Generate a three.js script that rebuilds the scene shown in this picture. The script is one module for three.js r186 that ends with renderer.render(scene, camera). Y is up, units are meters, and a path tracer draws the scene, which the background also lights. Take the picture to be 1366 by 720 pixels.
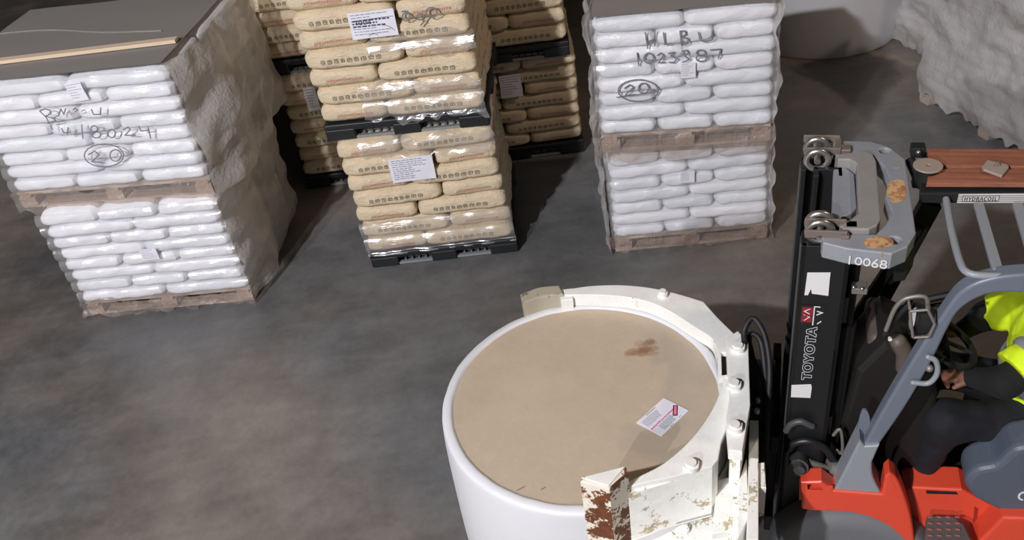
import * as THREE from 'three';
import { RoundedBoxGeometry } from 'three/addons/geometries/RoundedBoxGeometry.js';
import { mergeGeometries, mergeVertices, toCreasedNormals } from 'three/addons/utils/BufferGeometryUtils.js';
import { ImprovedNoise } from 'three/addons/math/ImprovedNoise.js';
import { MarchingCubes } from 'three/addons/objects/MarchingCubes.js';

// ---------------------------------------------------------------- camera, lights, exposure
const scene = new THREE.Scene();
const camera = new THREE.PerspectiveCamera(2 * Math.atan(360 / 1152.48) * 180 / Math.PI, 1366 / 720, 0.1, 80);
camera.rotation.order = 'YXZ';
camera.position.set(0, 4.3644, 0);
camera.rotation.set(-0.64684, 0, -0.161676);
const renderer = new THREE.WebGLRenderer({ antialias: true });
renderer.toneMapping = THREE.LinearToneMapping;
renderer.toneMappingExposure = 1.0;
renderer.shadowMap.enabled = true;
scene.background = new THREE.Color(0x000000);
// high-bay lamps: x, z, candela, colour.  All hang outside the frame; the second is an added fill.
const CEILING = 13.4;
const LAMPS = [
  [-5.65, 9.2, 3.33, 560, 0xfdfaff, 'high over the aisle to the left of the viewpoint'],
  [-10.3, 9.8, 11.0, 620, 0xfdfaff, 'far behind the viewpoint, added as fill for the stack fronts'],  // made-up fill lamp, put in to brighten the stack fronts
  [7.3, 10.1, -3.0, 80, 0xffe0c4, 'high over the stacks at the right'],
];

// ---------------------------------------------------------------- helpers
function rng(seed) { let a = seed >>> 0; return () => { a = (a + 0x6D2B79F5) | 0; let t = Math.imul(a ^ (a >>> 15), 1 | a); t = (t + Math.imul(t ^ (t >>> 7), 61 | t)) ^ t; return ((t ^ (t >>> 14)) >>> 0) / 4294967296; }; }
const PN = new ImprovedNoise();
const N3 = (x, y, z) => PN.noise(x + 51.3, y + 17.7, z + 33.1);
const D2R = Math.PI / 180;
const counts = {};
function numbered(n) { const k = counts[n] = (counts[n] ?? -1) + 1; return k ? n + '_' + String(k).padStart(3, '0') : n; }
function mesh(name, geo, mat, parent, label) {
  const m = new THREE.Mesh(geo, mat); m.name = parent ? name : numbered(name); m.castShadow = m.receiveShadow = true;
  (parent || scene).add(m); if (label) m.userData.label = label; return m;
}
function tag(o, label, category, group) { o.userData.label = label; o.userData.category = category; if (group) o.userData.group = group; return o; }
function thing(name, label, category, pos = [0, 0, 0], turn = 0, group) {
  const o = new THREE.Group(); o.name = numbered(name); o.position.set(...pos); o.rotation.y = turn; scene.add(o); return tag(o, label, category, group);
}
function struct(name, geo, mat) { const m = mesh(name, geo, mat); m.name = name; m.userData.kind = 'structure'; return m; }
function box(w, h, d, x, y, z, r = 0) {
  const g = r ? new RoundedBoxGeometry(w, h, d, 2, Math.min(r, w / 2.01, h / 2.01, d / 2.01)) : new THREE.BoxGeometry(w, h, d);
  return g.translate(x, y, z);
}
function join(list) { return mergeGeometries(list.map((g) => { const q = g.index ? g.toNonIndexed() : g; for (const k of Object.keys(q.attributes)) if (!['position', 'normal', 'uv'].includes(k)) q.deleteAttribute(k); return q; })); }
function tube(pts, r, seg = 40, smooth = true, sides = 10) {
  const v = pts.map((p) => new THREE.Vector3(...p));
  const c = smooth ? new THREE.CatmullRomCurve3(v, false, 'centripetal') : (() => { const k = new THREE.CurvePath(); for (let i = 1; i < v.length; i++) k.add(new THREE.LineCurve3(v[i - 1], v[i])); return k; })();
  return capped(new THREE.TubeGeometry(c, seg, r, sides, false), c, r, sides);
}
function capped(t, c, r, sides) {
  const caps = [0, 1].map((u) => { const g = new THREE.SphereGeometry(r, sides, 6); const p = c.getPoint(u); return g.translate(p.x, p.y, p.z); });
  return join([t, ...caps]);
}
function rod(a, b, r, sides = 16, r2 = r) {
  const A = new THREE.Vector3(...a), B = new THREE.Vector3(...b), d = B.clone().sub(A);
  const g = new THREE.CylinderGeometry(r2, r, d.length(), sides);
  g.applyQuaternion(new THREE.Quaternion().setFromUnitVectors(new THREE.Vector3(0, 1, 0), d.clone().normalize()));
  const m = A.add(B).multiplyScalar(0.5); return g.translate(m.x, m.y, m.z);
}
function beam(a, b, w, h, r = 0.004) { // rectangular bar from a to b, w across, h deep
  const A = new THREE.Vector3(...a), B = new THREE.Vector3(...b), d = B.clone().sub(A);
  const g = new RoundedBoxGeometry(d.length(), h, w, 2, r);
  const x = d.clone().normalize(), z = new THREE.Vector3().crossVectors(x, new THREE.Vector3(0, 1, 0)).normalize(), y = new THREE.Vector3().crossVectors(z, x);
  g.applyMatrix4(new THREE.Matrix4().makeBasis(x, y, z)); const m = A.add(B).multiplyScalar(0.5); return g.translate(m.x, m.y, m.z);
}
function shapeOf(pts, holes = []) {
  const s = new THREE.Shape(pts.map((p) => new THREE.Vector2(...p)));
  for (const h of holes) s.holes.push(new THREE.Path(h.map((p) => new THREE.Vector2(...p)))); return s;
}
function circlePts(x, y, r, n = 20) { return Array.from({ length: n }, (_, i) => [x + r * Math.cos(i / n * 2 * Math.PI), y + r * Math.sin(i / n * 2 * Math.PI)]); }
function smoothLine(pts, n = 40, closed = false) { const c = new THREE.CatmullRomCurve3(pts.map((p) => new THREE.Vector3(p[0], p[1], 0)), closed, 'centripetal'); return c.getPoints(n).map((p) => [p.x, p.y]); }
// horizontal plate: outline in (x, z), top face at y, thickness t downwards
function plateY(pts, y, t, bevel = 0.004, holes = []) {
  const b = Math.min(bevel, t / 3);
  const g = new THREE.ExtrudeGeometry(shapeOf(pts, holes), { depth: t - 2 * b, bevelEnabled: b > 0, bevelThickness: b, bevelSize: b, bevelOffset: -b, bevelSegments: 2, curveSegments: 16 });
  return g.rotateX(Math.PI / 2).translate(0, y - b, 0);
}
// upright plate: outline in (x, y), front face at z, depth t towards -z
function plateZ(pts, z, t, bevel = 0.006, holes = []) {
  const b = Math.min(bevel, t / 3);
  const g = new THREE.ExtrudeGeometry(shapeOf(pts, holes), { depth: t - 2 * b, bevelEnabled: b > 0, bevelThickness: b, bevelSize: b, bevelOffset: -b, bevelSegments: 3, curveSegments: 16 });
  return g.translate(0, 0, z - t + b);
}
// smooth normals across coincident vertices, keeping uv seams
function weldNormals(g) {
  const p = g.attributes.position, idx = g.index, acc = new Map(), key = (i) => Math.round(p.getX(i) * 2e4) + ',' + Math.round(p.getY(i) * 2e4) + ',' + Math.round(p.getZ(i) * 2e4);
  const a = new THREE.Vector3(), b = new THREE.Vector3(), c = new THREE.Vector3(), keys = Array.from({ length: p.count }, (_, i) => key(i));
  for (let t = 0; t < idx.count; t += 3) {
    const [i, j, k] = [idx.getX(t), idx.getX(t + 1), idx.getX(t + 2)];
    a.fromBufferAttribute(p, i); b.fromBufferAttribute(p, j).sub(a); c.fromBufferAttribute(p, k).sub(a); b.cross(c);
    for (const q of [i, j, k]) { const s = acc.get(keys[q]) || acc.set(keys[q], new THREE.Vector3()).get(keys[q]); s.add(b); }
  }
  const n = new Float32Array(p.count * 3);
  for (let i = 0; i < p.count; i++) { const v = acc.get(keys[i]) || new THREE.Vector3(0, 1, 0); v.clone().normalize().toArray(n, i * 3); }
  g.setAttribute('normal', new THREE.BufferAttribute(n, 3)); return g;
}
// a grid surface from f(u, v) -> [x, y, z], u and v in 0..1
function sheet(f, nu, nv, su = 1, sv = 1) {
  const g = new THREE.PlaneGeometry(1, 1, nu, nv), p = g.attributes.position, uv = g.attributes.uv;
  for (let i = 0; i < p.count; i++) { const u = uv.getX(i), v = uv.getY(i); p.setXYZ(i, ...f(u, v)); uv.setXY(i, u * su, v * sv); }
  g.computeVertexNormals(); return g;
}
// ribbon strokes of a marker pen on an upright plane: polylines in (x, y) at depth z
function strokes(lines, z, w = 0.012) {
  const gs = [];
  for (const ln of lines) for (let i = 1; i < ln.length; i++) {
    const [x0, y0] = ln[i - 1], [x1, y1] = ln[i], L = Math.hypot(x1 - x0, y1 - y0);
    const g = new THREE.BoxGeometry(L + w * 0.8, w, 0.0016); g.rotateZ(Math.atan2(y1 - y0, x1 - x0)); g.translate((x0 + x1) / 2, (y0 + y1) / 2, z + (i % 2) * 0.0002); gs.push(g);
  }
  return join(gs);
}
const ring = (cx, cy, rx, ry, n = 18, a0 = 0, a1 = 2 * Math.PI) => Array.from({ length: n + 1 }, (_, i) => [cx + rx * Math.cos(a0 + (a1 - a0) * i / n), cy + ry * Math.sin(a0 + (a1 - a0) * i / n)]);

// ---------------------------------------------------------------- textures
function hash2(x, y, s) { let h = Math.imul(x, 374761393) ^ Math.imul(y, 668265263) ^ Math.imul(s, 974634777); h = Math.imul(h ^ (h >>> 13), 1274126177); return ((h ^ (h >>> 16)) >>> 0) / 4294967295; }
function noiseField(n, octaves, seed) { // tileable value noise, octaves: [[cells, weight], ...]
  const out = new Float32Array(n * n);
  octaves.forEach(([cx, wgt, cy = cx], o) => {
    const lat = new Float32Array(cx * cy); for (let i = 0; i < cx * cy; i++) lat[i] = hash2(i % cx, (i / cx) | 0, seed + o * 77);
    const sx = new Int32Array(n), tx = new Float32Array(n); for (let i = 0; i < n; i++) { const f = i / n * cx; sx[i] = f | 0; const t = f - sx[i]; tx[i] = t * t * (3 - 2 * t); }
    for (let j = 0; j < n; j++) {
      const f = j / n * cy, y0 = f | 0, t0 = f - y0, ty = t0 * t0 * (3 - 2 * t0), r0 = y0 * cx, r1 = ((y0 + 1) % cy) * cx;
      for (let i = 0; i < n; i++) { const x0 = sx[i], x1 = (x0 + 1) % cx, t = tx[i]; const a = lat[r0 + x0] + (lat[r0 + x1] - lat[r0 + x0]) * t, b = lat[r1 + x0] + (lat[r1 + x1] - lat[r1 + x0]) * t; out[j * n + i] += wgt * (a + (b - a) * ty - 0.5); }
    }
  });
  return out;
}
function dataTex(n, fn, srgb = true, rep = 1) {
  const d = new Uint8Array(n * n * 4);
  for (let i = 0; i < n * n; i++) { const c = fn(i); d[4 * i] = c[0]; d[4 * i + 1] = c[1]; d[4 * i + 2] = c[2]; d[4 * i + 3] = 255; }
  const t = new THREE.DataTexture(d, n, n); t.wrapS = t.wrapT = THREE.RepeatWrapping; t.magFilter = THREE.LinearFilter; t.minFilter = THREE.LinearMipmapLinearFilter; t.generateMipmaps = true;
  if (srgb) t.colorSpace = THREE.SRGBColorSpace; t.repeat.set(rep, rep); t.needsUpdate = true; return t;
}
function canvasTex(w, h, draw) { const c = document.createElement('canvas'); c.width = w; c.height = h; draw(c.getContext('2d'), w, h); const t = new THREE.CanvasTexture(c); t.colorSpace = THREE.SRGBColorSpace; t.magFilter = THREE.LinearFilter; return t; }
const cl = (v) => Math.max(0, Math.min(255, v));
const lerp = (a, b, t) => a + (b - a) * t;
const sst = (a, b, x) => { const t = Math.max(0, Math.min(1, (x - a) / (b - a))); return t * t * (3 - 2 * t); };

const fineN = noiseField(256, [[16, 0.5], [37, 0.3], [90, 0.25], [200, 0.2]], 5);
const bumpFine = dataTex(256, (i) => { const v = cl(128 + 120 * fineN[i]); return [v, v, v]; }, false);
const crinkN = noiseField(512, [[6, 0.5], [14, 0.45], [33, 0.35], [75, 0.2]], 9);
const crinkle = dataTex(512, (i) => { const v = cl(255 * Math.abs(crinkN[i]) * 2.2); return [v, v, v]; }, false);
function withRep(t, x, y = x) { const c = t.clone(); c.repeat.set(x, y); c.needsUpdate = true; return c; }

// worn concrete, one tile = 16 m
const FN = 2048;
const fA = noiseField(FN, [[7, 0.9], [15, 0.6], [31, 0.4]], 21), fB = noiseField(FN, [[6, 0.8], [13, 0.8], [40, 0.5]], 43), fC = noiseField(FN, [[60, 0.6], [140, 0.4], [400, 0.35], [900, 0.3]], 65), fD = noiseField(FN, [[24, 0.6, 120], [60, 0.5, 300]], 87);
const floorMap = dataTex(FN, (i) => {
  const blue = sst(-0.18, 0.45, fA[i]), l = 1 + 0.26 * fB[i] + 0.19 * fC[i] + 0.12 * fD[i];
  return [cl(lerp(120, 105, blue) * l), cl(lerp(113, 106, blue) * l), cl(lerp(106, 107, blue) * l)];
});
const floorRough = dataTex(1024, (i) => { const x = (i % 1024) * 2, y = ((i / 1024) | 0) * 2, q = y * FN + x; const v = cl(138 + 50 * fB[q] + 55 * fC[q] - 30 * fA[q]); return [v, v, v]; }, false);
for (const t of [floorMap, floorRough]) t.repeat.set(1 / 16, 1 / 16);

// kraft paper sack prints (the lettering is not legible in the photograph, so these are marks of its size and colour)
const kraftN = noiseField(512, [[5, 0.5], [12, 0.4], [40, 0.3], [128, 0.25]], 31);
function kraftCanvas(g, w, h, seed) {
  const im = g.createImageData(w, h);
  for (let i = 0; i < w * h; i++) { const x = i % w, y = (i / w) | 0, v = 1 + 0.10 * kraftN[((y * 2 + seed * 61) % 512) * 512 + (x + seed * 97) % 512]; im.data[4 * i] = cl(213 * v); im.data[4 * i + 1] = cl(196 * v); im.data[4 * i + 2] = cl(166 * v); im.data[4 * i + 3] = 255; }
  g.putImageData(im, 0, 0);
}
function printTex(seed, kind) {
  return canvasTex(512, 128, (g, w, h) => {
    kraftCanvas(g, w, h, seed); const r = rng(seed);
    if (kind === 'red') { g.fillStyle = 'rgba(182,84,68,0.5)'; let x = 110 + r() * 40; while (x < 400) { const b = 10 + r() * 12; g.fillRect(x, 64 + r() * 5, b, 18 + r() * 6); x += b + 4; } g.fillStyle = 'rgba(182,84,68,0.32)'; for (let k = 0; k < 14; k++) g.fillRect(130 + k * 18, 92, 12, 6); }
    if (kind === 'black') { g.strokeStyle = 'rgba(74,66,52,0.5)'; g.lineWidth = 6; let x = 70 + r() * 50; for (let k = 0; k < 9; k++) { const s = 15 + r() * 9; g.strokeRect(x, 58 + r() * 4, s, 20 + r() * 5); g.beginPath(); g.moveTo(x - 3, 68 + r() * 6); g.lineTo(x + s + 3, 66 + r() * 6); g.moveTo(x + s / 2, 54); g.lineTo(x + s / 2 + r() * 8 - 4, 84); g.stroke(); x += s + 16; } }
  });
}
const sackPlain = canvasTex(256, 128, (g, w, h) => kraftCanvas(g, w, h, 3));
const redTex = [11, 12].map((s) => printTex(s, 'red')), blackTex = [21, 22].map((s) => printTex(s, 'black'));

function woodTex(c0, c1, seed) {
  const f = noiseField(512, [[3, 0.5, 60], [7, 0.5, 160], [60, 0.3, 200], [10, 0.4]], seed);
  return dataTex(512, (i) => { const t = sst(-0.5, 0.5, f[i]); return [lerp(c0[0], c1[0], t), lerp(c0[1], c1[1], t), lerp(c0[2], c1[2], t)]; });
}
const paleWood = woodTex([206, 182, 152], [232, 214, 188], 3), greyWood = woodTex([150, 137, 126], [200, 187, 174], 5), brownRust = woodTex([124, 76, 58], [156, 100, 76], 8);
function stainTex(base, seed, amount, stain) { // paint with rust or grime blotches of a hard, grainy outline
  const f = noiseField(512, [[5, 0.6], [11, 0.5], [26, 0.4], [64, 0.35], [150, 0.25]], seed), q = noiseField(512, [[20, 0.5], [90, 0.4]], seed + 5);
  return dataTex(512, (i) => { const t = sst(amount, amount + 0.1, f[i]), l = 1 + 0.07 * q[i]; return [cl(lerp(base[0], stain[0] * (1 + 0.4 * q[i]), t) * l), cl(lerp(base[1], stain[1] * (1 + 0.4 * q[i]), t) * l), cl(lerp(base[2], stain[2] * (1 + 0.4 * q[i]), t) * l)]; });
}

// ---------------------------------------------------------------- materials
const S = (o) => new THREE.MeshStandardMaterial(o), P = (o) => new THREE.MeshPhysicalMaterial(o);
const M = {
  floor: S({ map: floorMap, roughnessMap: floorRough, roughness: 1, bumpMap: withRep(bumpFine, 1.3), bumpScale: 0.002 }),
  wall: S({ color: 0x5c5b58, roughness: 0.9 }), ceiling: S({ color: 0x55544f, roughness: 0.9 }),
  whiteSack: [0xe9eaee, 0xe3e6ea, 0xeeeef2].map((c) => P({ color: c, roughness: 0.48, bumpMap: withRep(crinkle, 1.4, 0.5), bumpScale: 0.0022, clearcoat: 0.25, clearcoatRoughness: 0.35 })),
  sackPlain: S({ map: sackPlain, roughness: 0.62, bumpMap: withRep(crinkle, 1.6, 0.6), bumpScale: 0.004 }),
  sackRed: redTex.map((t) => S({ map: t, roughness: 0.62, bumpMap: withRep(crinkle, 1.6, 0.6), bumpScale: 0.004 })),
  sackBlack: blackTex.map((t) => S({ map: t, roughness: 0.62, bumpMap: withRep(crinkle, 1.6, 0.6), bumpScale: 0.004 })),
  film: P({ color: 0xffffff, roughness: 0.24, transmission: 0.86, thickness: 0, ior: 1.8, bumpMap: withRep(crinkle, 1.5, 3), bumpScale: 0.0012 }),
  shinyFilm: P({ color: 0xf8f7f5, roughness: 0.25, transmission: 0.88, thickness: 0, ior: 1.9, bumpMap: withRep(crinkle, 0.6, 5), bumpScale: 0.0014 }),
  crumpledFilm: P({ color: 0xefe6e0, roughness: 0.22, transmission: 0.86, thickness: 0, ior: 1.5, bumpMap: withRep(crinkle, 3, 1), bumpScale: 0.01 }),
  milkyFilm: P({ color: 0xe6e3e0, roughness: 0.38, transmission: 0.55, thickness: 0, ior: 1.5, bumpMap: withRep(crinkle, 1.2, 1.2), bumpScale: 0.005 }),
  slip: S({ color: 0x8b8782, roughness: 0.75, bumpMap: withRep(bumpFine, 3), bumpScale: 0.001 }),
  paleWood: S({ map: paleWood, roughness: 0.75 }), greyWood: S({ map: greyWood, roughness: 0.85 }),
  blackPlastic: S({ color: 0x181b1e, roughness: 0.5 }), greyPlastic: S({ color: 0x85888a, roughness: 0.6 }),
  marker: S({ color: 0x75777e, roughness: 0.7 }), paper: S({ color: 0xe6e6ee, roughness: 0.7 }),
  rollWrap: P({ color: 0xdadbde, roughness: 0.42, clearcoat: 0.15, clearcoatRoughness: 0.4 }),
  cream: S({ map: stainTex([240, 240, 234], 71, 0.62, [150, 138, 104]), roughness: 0.45 }),
  creamGrimeShade: S({ map: stainTex([240, 240, 234], 72, 0.2, [184, 174, 146]), roughness: 0.5 }),  // same cream paint; real grime made heavier to carry shade in the colour
  rustPad: S({ map: stainTex([226, 220, 204], 73, -0.02, [104, 58, 30]), roughness: 0.75 }),
  wornPad: S({ map: stainTex([172, 166, 146], 74, 0.25, [120, 110, 88]), roughness: 0.6 }),
  mastBlack: S({ color: 0x17191b, roughness: 0.42 }), mastEdge: S({ color: 0x4c4e4e, roughness: 0.5, metalness: 0.3 }),
  matteBlack: S({ color: 0x121212, roughness: 0.75 }), rubber: S({ color: 0x1a1a1b, roughness: 0.6 }), tyre: S({ color: 0x6c6e71, roughness: 0.85, bumpMap: withRep(bumpFine, 6), bumpScale: 0.002 }),
  plateGrey: S({ map: stainTex([146, 150, 156], 75, 0.5, [176, 128, 74]), roughness: 0.5, metalness: 0.2 }),
  plateGreyClean: S({ map: stainTex([150, 148, 144], 76, 0.9, [120, 110, 100]), roughness: 0.5, metalness: 0.2 }),
  rustPatch: S({ map: stainTex([190, 156, 112], 77, 0.05, [164, 118, 78]), roughness: 0.85 }),
  steel: S({ color: 0xb9b6b0, roughness: 0.3, metalness: 0.85 }), dullSteel: S({ color: 0x8a857e, roughness: 0.5, metalness: 0.5 }),
  guardGrey: S({ color: 0x6c7480, roughness: 0.45, metalness: 0.1 }), guardLight: S({ color: 0x8e9499, roughness: 0.5, metalness: 0.1 }),
  red: P({ color: 0xd94a31, roughness: 0.42, clearcoat: 0.3, clearcoatRoughness: 0.35 }), redDark: S({ color: 0x8e2a20, roughness: 0.5 }),
  hood: S({ color: 0x515a66, roughness: 0.5 }), brownBoard: S({ map: brownRust, roughness: 0.7 }),
  blockGrey: S({ color: 0x84786f, roughness: 0.45, metalness: 0.4 }),
  discGrey: S({ color: 0xa19488, roughness: 0.6, metalness: 0.2 }), glass: P({ color: 0xffffff, roughness: 0.05, transmission: 1, thickness: 0 }), chrome: P({ color: 0xdfe3e6, roughness: 0.2, metalness: 0.2, clearcoat: 1 }),
  dash: S({ color: 0x171512, roughness: 0.6 }), knob: S({ color: 0x5a514a, roughness: 0.5 }), stepMat: S({ color: 0x5b5352, roughness: 0.8 }), stepBump: S({ color: 0x9a5a50, roughness: 0.7 }),
  whitePaint: S({ color: 0xd8d8d6, roughness: 0.6 }), skin: S({ color: 0x6e4a38, roughness: 0.6 }), hiVis: S({ color: 0xd3ee1e, roughness: 0.7 }), reflective: S({ color: 0x9aa0a8, roughness: 0.35, metalness: 0.3 }),
  navy: S({ color: 0x0c0e15, roughness: 0.85 }), blackCloth: S({ color: 0x0d0d0f, roughness: 0.9 }), hair: S({ color: 0x1c1714, roughness: 0.8 }), lensGlow: S({ color: 0xffffff, emissive: 0xfff4e6, emissiveIntensity: 6, roughness: 0.4 }), lampBody: S({ color: 0x9b9da0, roughness: 0.4, metalness: 0.6 }),
};
M.cream.map.repeat.set(1.2, 1.2); M.creamGrimeShade.map.repeat.set(1.5, 1.5); M.rustPad.map.repeat.set(2, 2);

// ---------------------------------------------------------------- the building shell
{
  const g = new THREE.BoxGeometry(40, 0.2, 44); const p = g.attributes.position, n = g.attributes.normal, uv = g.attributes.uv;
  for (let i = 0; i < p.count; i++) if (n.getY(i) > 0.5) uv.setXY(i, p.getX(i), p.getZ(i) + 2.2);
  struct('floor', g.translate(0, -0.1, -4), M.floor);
}
struct('ceiling', box(40.4, 0.2, 44.4, 0, CEILING + 0.1, -4), M.ceiling);
struct('wall_back', box(40.4, CEILING, 0.2, 0, CEILING / 2, -26.1), M.wall);
struct('wall_front', box(40.4, CEILING, 0.2, 0, CEILING / 2, 18.1), M.wall);
struct('wall_left', box(0.2, CEILING, 44, -20.1, CEILING / 2, -4), M.wall);
struct('wall_right', box(0.2, CEILING, 44, 20.1, CEILING / 2, -4), M.wall);
for (const [x, y, z, cd, col, where] of LAMPS) {
  const t = thing('high_bay_lamp', 'round grey high bay lamp hanging ' + where, 'lamp', [x, y, z], 0, 'high bay lamps under the ceiling');
  mesh('reflector', new THREE.LatheGeometry([[0.10, 0.34], [0.14, 0.33], [0.2, 0.2], [0.29, 0.02], [0.30, 0], [0.285, 0.01], [0.19, 0.19], [0.13, 0.3], [0.0, 0.31]].map((q) => new THREE.Vector2(...q)), 32), M.lampBody, t);
  mesh('lens', new THREE.CylinderGeometry(0.27, 0.27, 0.015, 32).translate(0, 0.03, 0), M.lensGlow, t);
  mesh('hanger', rod([0, 0.33, 0], [0, CEILING - y, 0], 0.012), M.lampBody, t);
  const s = new THREE.SpotLight(col, cd, 0, 1.36, 0.08, 2); s.position.set(0, -0.02, 0); s.target.position.set(0, -3, 0); s.castShadow = true; s.shadow.radius = 9; s.shadow.mapSize.set(2048, 2048);
  t.add(s); t.add(s.target); s.target.name = 'aim'; s.name = 'light';
}

// ---------------------------------------------------------------- sacks and pallets
function sackGeo(w, h, d, seed, wob = 0.006) {
  const g = new THREE.BoxGeometry(w, h, d, 16, 6, 10), p = g.attributes.position;
  const rx = 0.056, ry = 0.40 * h, rz = 0.034, hx = w / 2, hy = h / 2, hz = d / 2;
  for (let i = 0; i < p.count; i++) {
    const q = [p.getX(i), p.getY(i), p.getZ(i)], H = [hx, hy, hz], R = [rx, ry, rz], c = [0, 0, 0], e = [0, 0, 0];
    for (let k = 0; k < 3; k++) { c[k] = Math.max(-(H[k] - R[k]), Math.min(H[k] - R[k], q[k])); e[k] = (q[k] - c[k]) / R[k]; }
    const L = Math.hypot(...e) || 1;
    for (let k = 0; k < 3; k++) q[k] = c[k] + R[k] * e[k] / L;
    const u = q[0] / hx, w2 = q[2] / hz;
    q[1] *= 1 - 0.26 * Math.pow(Math.abs(u), 6) - 0.1 * Math.pow(Math.abs(w2), 8);
    const a = N3(q[0] * 6 + seed * 13, q[1] * 9, q[2] * 6 + seed * 7), b = N3(q[0] * 17 + seed * 3, q[1] * 20 + 5, q[2] * 17);
    for (let k = 0; k < 3; k++) q[k] += (e[k] / L) * (a * wob * 2 + b * wob) * (k === 1 ? 0.5 : 1);
    p.setXYZ(i, ...q);
  }
  return weldNormals(g);
}
class Unit { // one loaded pallet; local x to the right along its front, z towards the viewer, origin at the front left corner on what carries it
  constructor(o) { Object.assign(this, { y0: 0, leanX: 0, leanZ: 0 }, o); this.a = o.ang * D2R; this.pitch = (this.h - this.ph) / this.layers; }
  at(u, y, v) { const f = y / this.h, x = u + this.leanX * f, z = -v + this.leanZ * f; return [this.x + x * Math.cos(this.a) + z * Math.sin(this.a), this.y0 + y, this.z - x * Math.sin(this.a) + z * Math.cos(this.a)]; }
  root(name, label, category, group) { return thing(name, label, category, [this.x, this.y0, this.z], this.a, group); }
}
const ORD = ['top', 'second', 'third', 'fourth', 'fifth', 'sixth', 'seventh', 'eighth'];
const geoCache = new Map();
const cached = (k, f) => geoCache.get(k) || geoCache.set(k, f()).get(k);
function placeSack(U, cat, kindName, geo, mat, u, k, v, turn, r, label, group) {
  const yc = U.ph + (k + 0.5) * U.pitch, m = mesh(kindName, geo, mat);
  m.position.set(...U.at(u + (r() - 0.5) * 0.012, yc, v - (r() - 0.5) * 0.016)); m.rotation.y = U.a + turn + (r() - 0.5) * 0.03;
  tag(m, label, 'sack', group); return m;
}
// five sacks to a layer, two along one side and three across behind them, turned about on every other layer
function whiteLoad(U, seed, keep) {
  const r = rng(seed);
  for (let k = 0; k < U.layers; k++) {
    const two = (k + U.phase) % 2 === 0, df = (two ? 0.4 : 0.6) * U.D, db = U.D - df, layer = ORD[U.layers - 1 - k];
    const rows = [['front', two ? 2 : 3, df, df / 2], ['back', two ? 3 : 2, db, df + db / 2]];
    for (const [row, n, d, vc] of rows) for (let i = 0; i < n; i++) {
      if (!keep(row, i, n)) continue;
      const w = U.W / n, s = (r() * 3) | 0, geo = cached(['w', w.toFixed(3), U.pitch.toFixed(3), d.toFixed(3), s].join(), () => sackGeo(w * 0.995, U.pitch * 1.12, d * 0.995, s + 1 + n * 5, 0.0075));
      const place = n === 2 ? ['left one of two', 'right one of two'][i] : ['left one of three', 'middle one of three', 'right one of three'][i];
      placeSack(U, 'sack', 'plastic_sack', geo, M.whiteSack[(r() * 3) | 0], (i + 0.5) * w, k, vc, 0, r,
        `white sack, ${layer} layer${layer === 'top' ? '' : ' down'}, ${row === 'front' ? place : 'rear ' + place.split(' ')[0]}, ${U.where}`, 'white plastic sacks on the pallets');
    }
  }
}
// four sacks to a layer laid like a pinwheel: ends with a red print, long sides with a black one
function brownLoad(U, seed, keep) {
  const r = rng(seed), s = 0.405 * U.W, t = U.W - s;
  const geo = (q) => cached(['b', U.W.toFixed(2), U.pitch.toFixed(3), q].join(), () => sackGeo(t * 0.995, U.pitch * 1.09, s * 0.995, q + 31, 0.006));
  for (let k = 0; k < U.layers; k++) {
    const A = (k + U.phase) % 2 === 0, layer = ORD[U.layers - 1 - k];
    const spots = A ? [['front left', s / 2, t / 2, 1], ['front right', s + t / 2, s / 2, 0], ['rear right', t + s / 2, s + t / 2, 1], ['rear left', t / 2, t + s / 2, 0]]
      : [['front left', t / 2, s / 2, 0], ['front right', t + s / 2, t / 2, 1], ['rear right', s + t / 2, t + s / 2, 0], ['rear left', s / 2, s + t / 2, 1]];
    for (const [place, u, v, turned] of spots) {
      if (!keep(place)) continue;
      const q = (r() * 2) | 0, e = M.sackRed[q], b = M.sackBlack[(r() * 2) | 0], p = M.sackPlain;
      const end = place.startsWith('front') ? (turned ? ', red printed end' : ', black printed side') : '';
      placeSack(U, 'sack', 'paper_sack', geo(q), [e, e, p, p, b, b], u, k, v, turned ? Math.PI / 2 : 0, r,
        `kraft sack${end}, ${layer} layer${layer === 'top' ? '' : ' down'}, ${place}, ${U.where}`, 'brown kraft paper sacks on the pallets');
    }
  }
}
function woodPallet(U, label) {
  const t = U.root('wooden_pallet', label, 'pallet', 'wooden pallets under the white sacks'), { W, D } = U, nb = 7, bw = D / nb;
  for (let i = 0; i < nb; i++) mesh('deck_board', cached('db' + W.toFixed(2) + D.toFixed(2), () => box(W, 0.022, bw * 0.86, 0, 0, 0, 0.003)), M.greyWood, t).position.set(W / 2, U.ph - 0.011, -(i + 0.5) * bw);
  for (const x of [0.07, W / 2, W - 0.07]) {
    mesh('stringer_board', cached('sb' + D.toFixed(2), () => box(0.1, 0.02, D, 0, 0, 0, 0.003)), M.greyWood, t).position.set(x, U.ph - 0.032, -D / 2);
    for (const z of [0.075, D / 2, D - 0.075]) mesh('block', cached('blk', () => box(0.14, 0.078, 0.14, 0, 0, 0, 0.004)), M.greyWood, t).position.set(x, 0.059, -z);
  }
  for (const z of [0.075, D / 2, D - 0.075]) mesh('bottom_board', cached('bb' + W.toFixed(2), () => box(W, 0.02, 0.12, 0, 0, 0, 0.003)), M.greyWood, t).position.set(W / 2, 0.01, -z);
  return t;
}
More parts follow.
